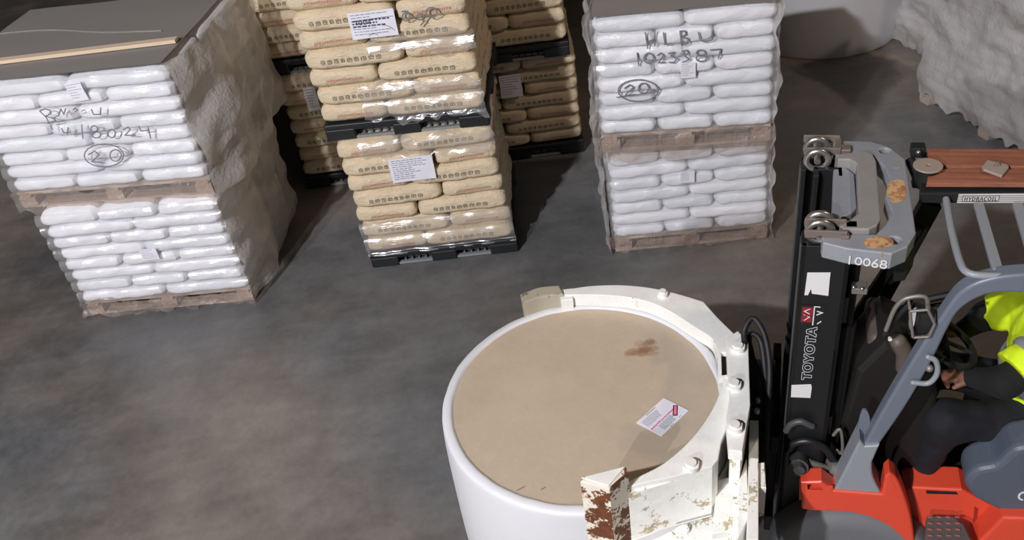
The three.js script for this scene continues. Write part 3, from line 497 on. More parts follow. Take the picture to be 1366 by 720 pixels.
// roll clamp
{
  const ft = 1.39, top = 1.44, [rcx, rcz] = [-0.995, 0.347];
  const clear = (pts, r) => pts.map(([x, z]) => { const d = Math.hypot(x - rcx, z - rcz), k = Math.max(1, r / d); return [rcx + (x - rcx) * k, rcz + (z - rcz) * k]; });
  // far arm: hexagonal top flange above a curved web that follows the roll
  const fo = [[-1.227, -0.338], [-1.077, -0.385], [-0.915, -0.406], [-0.752, -0.395], [-0.609, -0.358], [-0.476, -0.309]], fb = [[-0.392, -0.186], [-0.252, -0.005]], fi0 = [[-0.27, 0.21], [-0.363, 0.251], [-0.379, 0.068], [-0.41, -0.026], [-0.497, -0.1], [-0.632, -0.209], [-0.749, -0.276], [-0.876, -0.307], [-1.023, -0.312], [-1.218, -0.294]];
  const slot = [[-0.361, 0.066], [-0.337, 0.063], [-0.324, 0.212], [-0.348, 0.22]]; const far = part('clamp_arm', plateY([...smoothLine(fo, 24), ...fb, fi0[0], fi0[1], ...smoothLine(fi0.slice(2), 40)], ft, 0.03, 0.004, [slot]), M.cream, 'long far clamp arm');
  const inner = smoothLine(fi0.slice(2), 40).reverse();
  mesh('slot_shade_plate', plateY([[-0.385, 0.015], [-0.314, 0.007], [-0.304, 0.199], [-0.366, 0.206]], 1.358, 0.02, 0), M.matteBlack, far);  // black sheet added under the slot, stands in for the dark of the gap
  const nrm = (pts, d) => pts.map((p, i) => { const a = pts[Math.max(0, i - 1)], b = pts[Math.min(pts.length - 1, i + 1)], l = Math.hypot(b[0] - a[0], b[1] - a[1]); return [p[0] + (b[1] - a[1]) / l * d, p[1] - (b[0] - a[0]) / l * d]; });
  mesh('web', plateY([...inner, ...nrm(inner, 0.022).reverse()], ft - 0.028, 0.05, 0), M.cream, far);
  const wo = clear(inner, 0.712); mesh('lower_web', plateY([...wo, ...nrm(wo, 0.022).reverse()], ft - 0.076, 0.34, 0), M.cream, far);
  mesh('lower_flange', plateY([...smoothLine(fo, 24), ...fb, ...clear(smoothLine(fi0, 40), 0.712)], ft - 0.40, 0.03), M.cream, far);
  bolts(far, [[-0.689, -0.338]], ft);
  // near arm
  const no = [[-0.299, 0.323], [-0.267, 0.441], [-0.324, 0.668], [-0.33, 0.768], [-0.351, 0.812]], ne = [[-0.498, 0.885], [-0.61, 0.933], [-0.738, 0.998]], ni0 = [[-0.734, 0.978], [-0.65, 0.911], [-0.566, 0.839], [-0.496, 0.751], [-0.428, 0.631], [-0.374, 0.491], [-0.344, 0.357], [-0.338, 0.279]];
  const nout = [...no, ...ne, ...smoothLine(ni0, 40)];
  const near = part('clamp_arm', plateY(nout, top, 0.03), M.cream, 'short near clamp arm');
  const ol = clear([no[3], no[4], ...ne], 0.715);
  mesh('web', plateY([...ol, ...nrm(ol, -0.022).reverse()], top - 0.028, 0.30, 0), M.creamGrimeShade, near, 'outer web with grime and painted shade');
  mesh('lower_flange', plateY(clear(nout, 0.712), top - 0.31, 0.03), M.cream, near);
  bolts(near, [[-0.436, 0.828]], top, 0.036);
  mesh('rib', box(0.035, 0.3, 0.05, ...[-0.537, 1.0, 0.836]), M.creamGrimeShade, near);
  const low = part('clamp_arm', plateY([[-0.83, 0.943], [-0.738, 0.84], [-0.503, 0.728], [-0.339, 0.686], [-0.235, 0.8], [-0.224, 1.026], [-0.351, 1.188], [-0.775, 1.262]], 1.05, 0.07), M.creamGrimeShade, 'lower near clamp arm');
  bolts(low, [[-0.46, 0.868]], 1.05, 0.02);
  // pads
  const pf = part('clamp_pad', plateY(smoothLine([[-1.455, -0.266], [-1.369, -0.333], [-1.257, -0.363]], 12).concat(smoothLine([[-1.216, -0.289], [-1.327, -0.259], [-1.424, -0.192]], 12)), 1.40, 0.56, 0.008), M.wornPad, 'worn far pad');
  mesh('pad_hinge', plateY([[-1.255, -0.348], [-1.184, -0.368], [-1.166, -0.279], [-1.229, -0.26]], 1.38, 0.35, 0.004), M.creamGrimeShade, pf);
  const pn = part('clamp_pad', plateY([[-0.858, 1.046], [-0.848, 1.018], [-0.687, 0.948], [-0.674, 0.977], [-0.735, 1.069]], 1.545, 0.75, 0.006), M.rustPad, 'rusty near pad');
  mesh('pad_top', plateY([[-0.854, 1.034], [-0.689, 0.952], [-0.74, 1.059]], 1.552, 0.012, 0.003), M.cream, pn);
  mesh('pad_loop', tube([[-0.857, 0.858, 0.6], [-0.831, 0.863, 0.6], [-0.838, 0.743, 0.6], [-0.866, 0.725, 0.6]], 0.007, 20), M.dullSteel, pn);
  // pivot post and frame behind the arms
  const fr = part('clamp_frame', plateY([[-0.341, 0.087], [-0.289, 0.023], [-0.237, 0.092], [-0.212, 0.5], [-0.234, 0.765], [-0.289, 0.765], [-0.31, 0.601], [-0.302, 0.42]], 1.5, 0.06), M.cream, 'white pivot plate');
  mesh('pivot_column', plateY([[-0.328, 0.052], [-0.266, 0.013], [-0.215, 0.443], [-0.241, 0.707], [-0.285, 0.696]], 1.44, 0.9, 0.004), M.creamGrimeShade, fr);
  bolts(fr, [[-0.282, 0.154], [-0.287, 0.399], [-0.271, 0.647]], 1.5, 0.036);
  mesh('upright', plateY([[-0.211, 0.404], [-0.172, 0.399], [-0.152, 1.042], [-0.198, 1.049]], 1.3, 0.5, 0.004), M.creamGrimeShade, fr);
  mesh('upright', plateY([[-0.242, 0.713], [-0.215, 0.583], [-0.196, 0.903], [-0.233, 1.019]], 1.25, 0.45, 0.004), M.creamGrimeShade, fr);
  mesh('cross_plate', plateY([[-0.338, 0.687], [-0.174, 0.612], [-0.158, 0.898], [-0.337, 0.971]], 1.2, 0.04, 0.004), M.creamGrimeShade, fr);
  mesh('bracket', plateY([[-0.189, 0.639], [-0.139, 0.623], [-0.129, 0.76], [-0.184, 0.777]], 1.28, 0.2, 0.004), M.creamGrimeShade, fr);
  mesh('back_plate', box(0.06, 0.9, 0.62, -0.30, 0.72, 0.05, 0.01), M.cream, fr);
  part('rotator', join([rod([-0.26, 0.95, 0.02], [-0.1, 0.95, 0.02], 0.27, 40), rod([-0.3, 0.95, 0.02], [-0.26, 0.95, 0.02], 0.2, 40)]), M.matteBlack, 'black clamp rotator');
}
// mast: two outer channels, two inner channels, three arched ties at the top, sheaves
function channel(zi, zo, x0, x1, y0, y1) { // web on the zo side, flanges reach to zi
  const s = Math.sign(zo - zi), w = 0.022;
  return join([box(x1 - x0, y1 - y0, w, (x0 + x1) / 2, (y0 + y1) / 2, zo - s * w / 2, 0.004), box(w, y1 - y0, Math.abs(zo - zi), x0 + w / 2, (y0 + y1) / 2, (zi + zo) / 2, 0.004), box(w, y1 - y0, Math.abs(zo - zi), x1 - w / 2, (y0 + y1) / 2, (zi + zo) / 2, 0.004)]);
}
{
  const TOP = 2.25;
  for (const s of [1, -1]) {
    const o = part('mast_channel', channel(s * 0.23, s * 0.335, -0.05, 0.135, 0.08, TOP), M.mastBlack, s > 0 ? 'near outer mast channel with white lettering' : 'far outer mast channel');
    mesh('wear_strip', box(0.006, TOP - 0.1, 0.06, -0.052, (TOP + 0.08) / 2, s * 0.285, 0.002), M.mastEdge, o);
    part('inner_channel', channel(s * 0.15, s * 0.225, 0.0, 0.12, 0.1, TOP + 0.02), M.mastBlack);
    // sheave block
    const b = part('sheave_block', join([s > 0 ? 0.245 : -0.415, s > 0 ? 0.325 : -0.305].map((z) => box(0.155, 0.036, 0.01, 0.035, 2.302, z, 0.003)).concat([box(0.03, 0.03, 0.11, 0.105, 2.29, s > 0 ? 0.285 : -0.36, 0.004), box(0.05, 0.05, 0.05, 0.13, 2.285, s > 0 ? 0.26 : -0.33, 0.006)])), M.blockGrey);
    for (const z of (s > 0 ? [0.285, 0.225] : [-0.36, -0.255])) mesh('sheave', new THREE.TorusGeometry(0.045, 0.014, 12, 32).translate(0.015, 2.285, z), M.steel, b);
    mesh('sheave_pin', rod([0.015, 2.285, s > 0 ? 0.21 : -0.42], [0.015, 2.285, s > 0 ? 0.33 : -0.24], 0.014), M.steel, b);
  }
  // top ties
  const yo = 2.29, outline = [[0.087, -0.422], [0.238, -0.419], [0.312, -0.375], [0.372, -0.269], [0.362, 0.274], [0.324, 0.368], [0.266, 0.415], [0.11, 0.394], [0.025, 0.362], [0.02, 0.328], [0.072, 0.309], [0.217, 0.294], [0.26, 0.221], [0.287, 0.141], [0.271, 0.029], [0.281, -0.039], [0.296, -0.121], [0.284, -0.204], [0.248, -0.29], [0.201, -0.32], [0.083, -0.317]];
  const ot = part('top_tie', plateY(outline, yo, 0.075, 0.006, [circlePts(...[0.297, -0.336], 0.024), circlePts(...[0.283, 0.328], 0.024)]), M.plateGrey, 'arched outer top tie with painted number');
  const patch = (pts) => plateY(smoothLine(pts, 36, true), yo + 0.0015, 0.003, 0.0005);
  mesh('rust_patch', patch([[0.302, -0.086], [0.343, -0.099], [0.353, -0.02], [0.339, 0.047], [0.304, 0.071], [0.279, 0.028]]), M.rustPatch, ot);
  mesh('rust_patch', patch([[0.171, 0.346], [0.21, 0.314], [0.263, 0.315], [0.277, 0.348], [0.232, 0.385], [0.185, 0.384]]), M.rustPatch, ot);
  mesh('paint_patch', patch([[0.316, -0.23], [0.346, -0.237], [0.349, -0.2], [0.322, -0.193]]), M.plateGreyClean, ot);
  { // the hand painted number on the edge of the tie
    const e0 = [0.115, 0.394], e1 = [0.261, 0.415], L = Math.hypot(e1[0] - e0[0], e1[1] - e0[1]), th = Math.atan2(-(e1[1] - e0[1]), e1[0] - e0[0]);
    const h = 0.036, w = 0.024, st = (i, l) => l.map((q) => q.map(([x, y]) => [L * (i / 5) + x * w, y * h]));
    const num = [...st(0, [[[0.4, 0], [0.4, 1]]]), ...st(1, [ring(0.5, 0.5, 0.45, 0.45, 12)]), ...st(2, [ring(0.5, 0.5, 0.45, 0.45, 12)]), ...st(3, [[[0.7, 1], [0.2, 0.5], [0.1, 0.25]], ring(0.5, 0.25, 0.4, 0.25, 10)]), ...st(4, [ring(0.5, 0.26, 0.45, 0.26, 10), ring(0.5, 0.76, 0.36, 0.22, 10)])];
    mesh('painted_number', strokes(num, 0.006, 0.0055).rotateY(th).translate(e0[0], 2.222, e0[1]), M.whitePaint, ot);
  }
  part('inner_tie', plateY([[0.089, -0.27], [0.213, -0.299], [0.239, -0.275], [0.25, -0.219], [0.238, 0.22], [0.222, 0.262], [0.193, 0.289], [0.098, 0.295], [0.086, 0.271], [0.12, 0.238], [0.161, 0.178], [0.171, -0.191], [0.146, -0.228], [0.097, -0.226]], 2.31, 0.07, 0.006), M.plateGreyClean, 'arched inner top tie');
  part('carriage_tie', plateY([[0.082, -0.217], [0.132, -0.231], [0.165, -0.171], [0.162, 0.082], [0.14, 0.126], [0.087, 0.172], [0.065, 0.152]], 2.27, 0.05, 0.006), M.plateGrey, 'short bluish grey tie');
  part('mast_cross_bar', join([box(0.05, 0.14, 0.6, 0.13, 1.9, 0, 0.006), box(0.05, 0.12, 0.6, 0.13, 1.2, 0, 0.006), box(0.06, 0.16, 0.6, 0.13, 0.35, 0, 0.006)]), M.mastBlack);
  for (const z of [-0.2, 0.2]) part('lift_cylinder', join([rod([0.17, 0.2, z], [0.17, 1.75, z], 0.04, 20), rod([0.17, 1.75, z], [0.17, 2.22, z], 0.024, 16)]), M.matteBlack);
  part('carriage', join([box(0.04, 0.12, 0.66, -0.09, 1.06, 0, 0.006), box(0.04, 0.12, 0.66, -0.09, 0.45, 0, 0.006), box(0.04, 0.8, 0.05, -0.09, 0.72, 0.2, 0.006), box(0.04, 0.8, 0.05, -0.09, 0.72, -0.2, 0.006)]), M.matteBlack);
  part('cylinder_clip', join([box(0.06, 0.03, 0.05, ...[0.19, 2.0, 0.269], 0.004)]), M.dullSteel, 'small bare metal clip');
  for (const q of [[0.166, 2.02, 0.291], [0.197, 2.02, 0.298]]) part('clip_bolt', new THREE.SphereGeometry(0.008, 10, 8).translate(...q), M.steel);
  // lettering and stickers on the side of the near channel (z = 0.336)
  const Z = 0.3365;
  const sign = canvasTex(512, 128, (g, w, h) => {
    g.fillStyle = '#17191b'; g.fillRect(0, 0, w, h); g.font = 'bold 112px sans-serif'; g.textAlign = 'left'; g.textBaseline = 'middle'; g.strokeStyle = '#c8cacb'; g.lineWidth = 9; g.lineJoin = 'round';
    g.save(); const m = g.measureText('TOYOTA').width || 430; g.scale(490 / m, 1); g.strokeText('TOYOTA', 10, 66); g.fillStyle = '#17191b'; g.fillText('TOYOTA', 10, 66); g.restore();
  });
  const logo = canvasTex(160, 160, (g, w, h) => {
    g.fillStyle = '#17191b'; g.fillRect(0, 0, w, h); g.fillStyle = '#8c1f2c'; g.fillRect(30, 12, 112, 72); g.strokeStyle = '#d6d6d6'; g.lineWidth = 8;
    g.beginPath(); g.moveTo(8, 92); g.lineTo(150, 92); g.lineTo(150, 130); g.moveTo(20, 120); g.lineTo(44, 146); g.moveTo(88, 110); g.lineTo(108, 146); g.lineTo(118, 110); g.stroke();
    g.lineWidth = 6; g.beginPath(); g.moveTo(42, 30); g.lineTo(70, 66); g.lineTo(84, 24); g.moveTo(92, 66); g.lineTo(112, 28); g.lineTo(132, 66); g.stroke(); g.strokeStyle = '#17191b'; g.beginPath(); g.moveTo(78, 12); g.lineTo(78, 84); g.stroke();
  });
  const onSide = (name, tex, c, len, wid, lean, label) => { const g = new THREE.PlaneGeometry(len, wid).rotateZ(Math.PI / 2 + lean).translate(c[0], c[1], Z + 0.0012); return part(name, g, S({ map: tex, roughness: 0.5 }), label); };
  onSide('lettering', sign, [0.019, 1.676], 0.325, 0.062, 0, 'white outlined maker name');
  onSide('emblem', logo, [0.014, 1.893], 0.115, 0.095, 0, 'dark red and white emblem');
  const scrap = (pts, label) => part('sticker', plateZ(pts, Z + 0.003, 0.003, 0.0008), M.whitePaint, label);
  scrap([[-0.02, 2.12], [0.067, 2.126], [0.067, 2.092], [0.069, 2.006], [0.005, 2.013], [0.0, 2.037], [-0.009, 2.004], [-0.023, 2.003]], 'torn white sticker');
  scrap([[-0.04, 1.481], [0.041, 1.496], [0.046, 1.478], [0.045, 1.411], [-0.038, 1.405]], 'blank white sticker');
}
// hoses in front of and behind the mast
for (const [pts, r] of [
  [[[-0.233, 1.42, 0.125], [-0.257, 1.56, 0.081], [-0.223, 1.6, 0.038], [-0.176, 1.56, 0.073], [-0.139, 1.46, 0.166], [-0.131, 1.3, 0.3], [-0.129, 1.1, 0.399]], 0.014],
  [[[-0.184, 1.3, 0.209], [-0.228, 1.44, 0.104], [-0.229, 1.5, 0.038], [-0.191, 1.5, 0.06], [-0.156, 1.4, 0.156], [-0.137, 1.2, 0.302], [-0.143, 1.0, 0.497]], 0.014],
  [[[-0.225, 1.42, 0.083], [-0.188, 1.36, 0.17], [-0.159, 1.22, 0.276], [-0.155, 1.0, 0.409]], 0.016],
  [[[-0.243, 1.48, 0.017], [-0.212, 1.4, 0.112], [-0.194, 1.24, 0.251], [-0.168, 1.04, 0.399]], 0.012]]) part('hose', tube(pts, r, 60), M.rubber, 'black hydraulic hose loop');
for (const q of [[-0.178, 1.3, 0.199], [-0.176, 1.3, 0.277], [-0.18, 1.3, 0.344], [-0.149, 1.3, 0.13]]) part('hose_fitting', new THREE.SphereGeometry(0.014, 12, 8).scale(1, 1.5, 1).translate(...q), M.steel);
// overhead guard
const GZ = 0.45;
{
  const foot = part('guard_foot', plateZ(smoothLine([[0.181, 0.949], [0.208, 1.072], [0.231, 1.19], [0.256, 1.314]], 12).concat([[0.281, 1.274], [0.338, 1.288]], smoothLine([[0.321, 1.17], [0.334, 1.084], [0.383, 0.966]], 10)), GZ + 0.02, 0.12, 0.01), M.guardLight, 'cast grey pillar foot');
  mesh('gusset', plateZ(smoothLine([[0.26, 1.247], [0.251, 1.354], [0.262, 1.422], [0.281, 1.415], [0.302, 1.313], [0.3, 1.223]], 24, true), 0.40, 0.02, 0.004), M.guardGrey, foot);
  const outer = smoothLine([[0.278, 1.257], [0.337, 1.523], [0.422, 1.859], [0.468, 2.016], [0.514, 2.146], [0.56, 2.196], [0.623, 2.228], [0.707, 2.248], [0.855, 2.261], [1.101, 2.278]], 70), innerL = smoothLine([[1.169, 2.193], [0.876, 2.17], [0.724, 2.162], [0.623, 2.151], [0.567, 2.114], [0.526, 2.055], [0.503, 1.962], [0.478, 1.812], [0.417, 1.534], [0.343, 1.277]], 70);
  const pil = part('guard_pillar', plateZ([...outer, ...innerL], GZ, 0.07, 0.012), M.guardGrey, 'bent grey near pillar and roof rail');
  mesh('grab_handle', tube([[0.451, 1.832, 0.47], [0.477, 1.819, 0.47], [0.494, 1.779, 0.47], [0.494, 1.729, 0.47], [0.472, 1.689, 0.47], [0.417, 1.686, 0.47]], 0.011, 40), M.guardLight, pil);
  mesh('handle_boss', new THREE.SphereGeometry(0.016, 12, 10).translate(...[0.47, 1.753, 0.45]), M.dullSteel, pil);
  // far pillar
  part('guard_pillar', beam(...[[0.534, 1.993, -0.4], [0.325, 1.185, -0.4]], 0.07, 0.09, 0.012), M.matteBlack, 'black far pillar');
  part('guard_pillar', beam(...[[0.477, 1.927, -0.3], [0.267, 1.345, -0.3]], 0.04, 0.05, 0.008), M.matteBlack, 'thin black stay beside the far pillar');
  part('pillar_bracket', plateY([[0.316, 0.198], [0.371, 0.133], [0.388, 0.193], [0.352, 0.284], [0.308, 0.297]], 2.16, 0.1, 0.006), M.matteBlack);
  // roof frame and bars, y = 2.22
  const y = 2.22;
  part('roof_rail', tube([[0.518, 2.22, -0.068], [0.512, 2.22, 0.165], [0.516, 2.22, 0.358], [0.525, 2.22, 0.408], [0.549, 2.22, 0.428], [0.628, 2.22, 0.43], [0.8, 2.22, 0.415], [1.134, 2.22, 0.386]], 0.014, 60), M.guardLight, 'rounded front corner of the roof frame');
  for (const [a, b] of [[[0.639, -0.058], [0.635, 0.403]], [[0.782, -0.066], [0.765, 0.401]], [[0.92, -0.074], [0.894, 0.39]], [[1.055, -0.081], [1.021, 0.379]]]) part('roof_bar', beam([a[0], y - 0.012, a[1]], [b[0], y, b[1]], 0.036, 0.02, 0.004), M.guardLight);
  // far roof beam with two rusty boards, disc, square plate and the striped label
  const bd = (pts) => plateY(pts, y + 0.05, 0.02, 0.003);
  part('roof_board', bd([[0.474, -0.394], [1.333, -0.411], [1.297, -0.277], [0.467, -0.247]]), M.brownBoard, 'rusty brown roof board');
  part('roof_board', bd([[0.465, -0.225], [1.292, -0.257], [1.262, -0.144], [0.442, -0.112]]), M.brownBoard, 'rusty brown roof board');
  part('roof_beam', plateY([[0.461, -0.428], [1.354, -0.453], [1.27, -0.14], [0.421, -0.086]], 2.235, 0.05, 0.006), M.matteBlack, 'black far roof beam');
  const dc = [0.453, -0.206], dr = 0.058;
  const ds = part('round_plate', plateY(circlePts(...dc, dr, 48), 2.3, 0.008, 0.002, [circlePts(...dc, 0.008, 12)]), M.discGrey, 'grey round plate with a bolt hole');
  mesh('spacer', rod([dc[0], 2.2, dc[1]], [dc[0], 2.292, dc[1]], 0.042, 32), M.matteBlack, ds);
  const sp = part('square_plate', plateY([[0.661, -0.218], [0.689, -0.273], [0.759, -0.239], [0.761, -0.216], [0.725, -0.15], [0.664, -0.2]], 2.29, 0.012, 0.002), M.discGrey, 'loose square grey plate');
  mesh('upturned_corner', plateZ([[0, 0], [0.03, 0], [0.016, 0.02]], 0, 0.005, 0.001).translate(...[0.703, 2.292, -0.222]), M.dullSteel, sp);
  part('beam_end_bracket', join([box(0.06, 0.05, 0.06, ...[0.44, 2.25, -0.414], 0.008), box(0.09, 0.06, 0.05, ...[0.454, 2.2, -0.247], 0.008), rod([0.404, 2.24, -0.341], [0.439, 2.2, -0.211], 0.022)]), M.matteBlack);
  part('bracket_bolt', new THREE.SphereGeometry(0.01, 12, 8).translate(...[0.43, 2.285, -0.335]), M.steel);
  const lt = canvasTex(512, 48, (g, w, h) => {
    g.fillStyle = '#c9c8c6'; g.fillRect(0, 0, w, h); g.fillStyle = '#5a5a5c'; for (const q of [7, 17, 27, 37]) g.fillRect(0, q, w, 3); g.fillStyle = '#c9c8c6'; g.fillRect(24, 6, 212, 36); g.strokeStyle = '#2c2c2e'; g.lineWidth = 4; g.strokeRect(26, 8, 208, 32);
    g.fillStyle = '#1d1d1f'; g.font = 'bold 33px sans-serif'; g.textBaseline = 'middle'; g.save(); const m = g.measureText('HYDRACOIL').width || 180; g.scale(192 / m, 1); g.fillText('HYDRACOIL', 34 * m / 192, 25); g.restore();
  });
  const la = [0.567, -0.096], lb = [0.901, -0.118], LL = Math.hypot(lb[0] - la[0], lb[1] - la[1]);
  const face = new THREE.BoxGeometry(LL, 0.042, 0.004), lm = S({ map: lt, roughness: 0.5 });
  part('striped_label', face.rotateY(Math.atan2(-(lb[1] - la[1]), lb[0] - la[0])).translate((la[0] + lb[0]) / 2, 2.211, (la[1] + lb[1]) / 2 + 0.004), [M.paper, M.paper, M.paper, M.paper, lm, M.paper], 'striped black and white lettered strip');
}
// work lamp
{
  const c = [0.392, 1.944, 0.38];
  const lm = part('work_lamp', new THREE.LatheGeometry(smoothLine([[0.001, -0.05], [0.03, -0.048], [0.055, -0.02], [0.062, 0.03], [0.066, 0.045], [0.06, 0.05]], 30).map((q) => new THREE.Vector2(...q)), 32).rotateZ(Math.PI / 2 - 0.15).translate(c[0] + 0.04, c[1], c[2]), M.matteBlack, 'round work lamp in a wire cage');
  mesh('lens', new THREE.SphereGeometry(0.058, 24, 12, 0, 7, 0, 1.0).scale(1, 0.5, 1).rotateZ(Math.PI / 2 - 0.15).translate(c[0] + 0.014, c[1], c[2]), M.chrome, lm);
  mesh('cage', tube([[0.354, 2.061, 0.47], [0.415, 2.074, 0.47], [0.449, 2.005, 0.47], [0.438, 1.938, 0.47], [0.383, 1.929, 0.47], [0.354, 2.061, 0.47]], 0.006, 60, false), M.dullSteel, lm);
  mesh('cage', tube([[0.298, 1.88, 0.38], [0.321, 2.008, 0.38], [0.348, 2.049, 0.38], [0.416, 2.062, 0.38], [0.435, 2.003, 0.38]], 0.009, 60), M.dullSteel, lm);
  mesh('cage', tube([[0.364, 2.026, 0.36], [0.377, 1.969, 0.36]], 0.006, 8, false), M.dullSteel, lm);
  mesh('stalk', tube([[0.303, 1.82, 0.34], [0.34, 1.929, 0.34], [0.375, 1.995, 0.34]], 0.014, 30), M.matteBlack, lm);
}
part('cable', tube([[0.491, 1.823, 0.1], [0.578, 1.859, 0.1], [0.63, 1.891, 0.1], [0.735, 1.927, 0.1]], 0.016, 30), M.rubber);
part('cable', tube([[0.502, 1.787, 0.1], [0.563, 1.808, 0.1], [0.639, 1.839, 0.1]], 0.008, 30), M.rubber);
// tilt cylinder, axle and front end
part('tilt_cylinder', join([rod([0.065, 1.001, 0.36], [0.186, 0.933, 0.34], 0.018, 18), rod([0.156, 0.96, 0.34], [0.423, 0.86, 0.3], 0.045, 20)]), M.dullSteel, 'tilt cylinder with bare rod');
part('tilt_pivot', join([rod([0.023, 0.978, 0.3], [0.02, 1.022, 0.42], 0.045, 24), rod([0.019, 1.03, 0.4], [0.022, 1.037, 0.45], 0.026, 20)]), M.mastEdge, 'dark pivot pin');
part('mast_bracket', tube([[-0.045, 1.205, 0.36], [-0.028, 1.249, 0.36], [0.013, 1.275, 0.36], [0.063, 1.252, 0.36]], 0.016, 24), M.mastEdge);
part('mast_bracket', tube([[-0.027, 1.072, 0.36], [-0.004, 1.123, 0.36], [0.054, 1.148, 0.36], [0.123, 1.118, 0.36], [0.169, 1.041, 0.36]], 0.018, 30), M.mastBlack);
{
  const cx = 0.31, cy = 0.39, prof = [[0.2, -0.1], [0.33, -0.11], [0.375, -0.09], [0.39, -0.05], [0.39, 0.05], [0.375, 0.09], [0.33, 0.11], [0.2, 0.1]];
  const w = part('front_wheel', new THREE.LatheGeometry(smoothLine(prof, 50).map((q) => new THREE.Vector2(...q)), 64).rotateX(Math.PI / 2).translate(cx, cy, 0.37), M.tyre, 'dusty grey front tyre');
  mesh('hub', rod([cx, cy, 0.3], [cx, cy, 0.44], 0.2, 32), M.whitePaint, w);
  const f = w.clone(); f.position.z = -0.74; T.add(f);
  const r = part('rear_wheel', new THREE.LatheGeometry(smoothLine(prof.map(([a, b]) => [a * 0.75, b * 0.9]), 50).map((q) => new THREE.Vector2(...q)), 48).rotateX(Math.PI / 2).translate(1.45, 0.293, 0.34), M.tyre);
  mesh('hub', rod([1.45, 0.293, 0.28], [1.45, 0.293, 0.41], 0.15, 24), M.whitePaint, r);
  const q = r.clone(); q.position.z = -0.68; T.add(q);
}
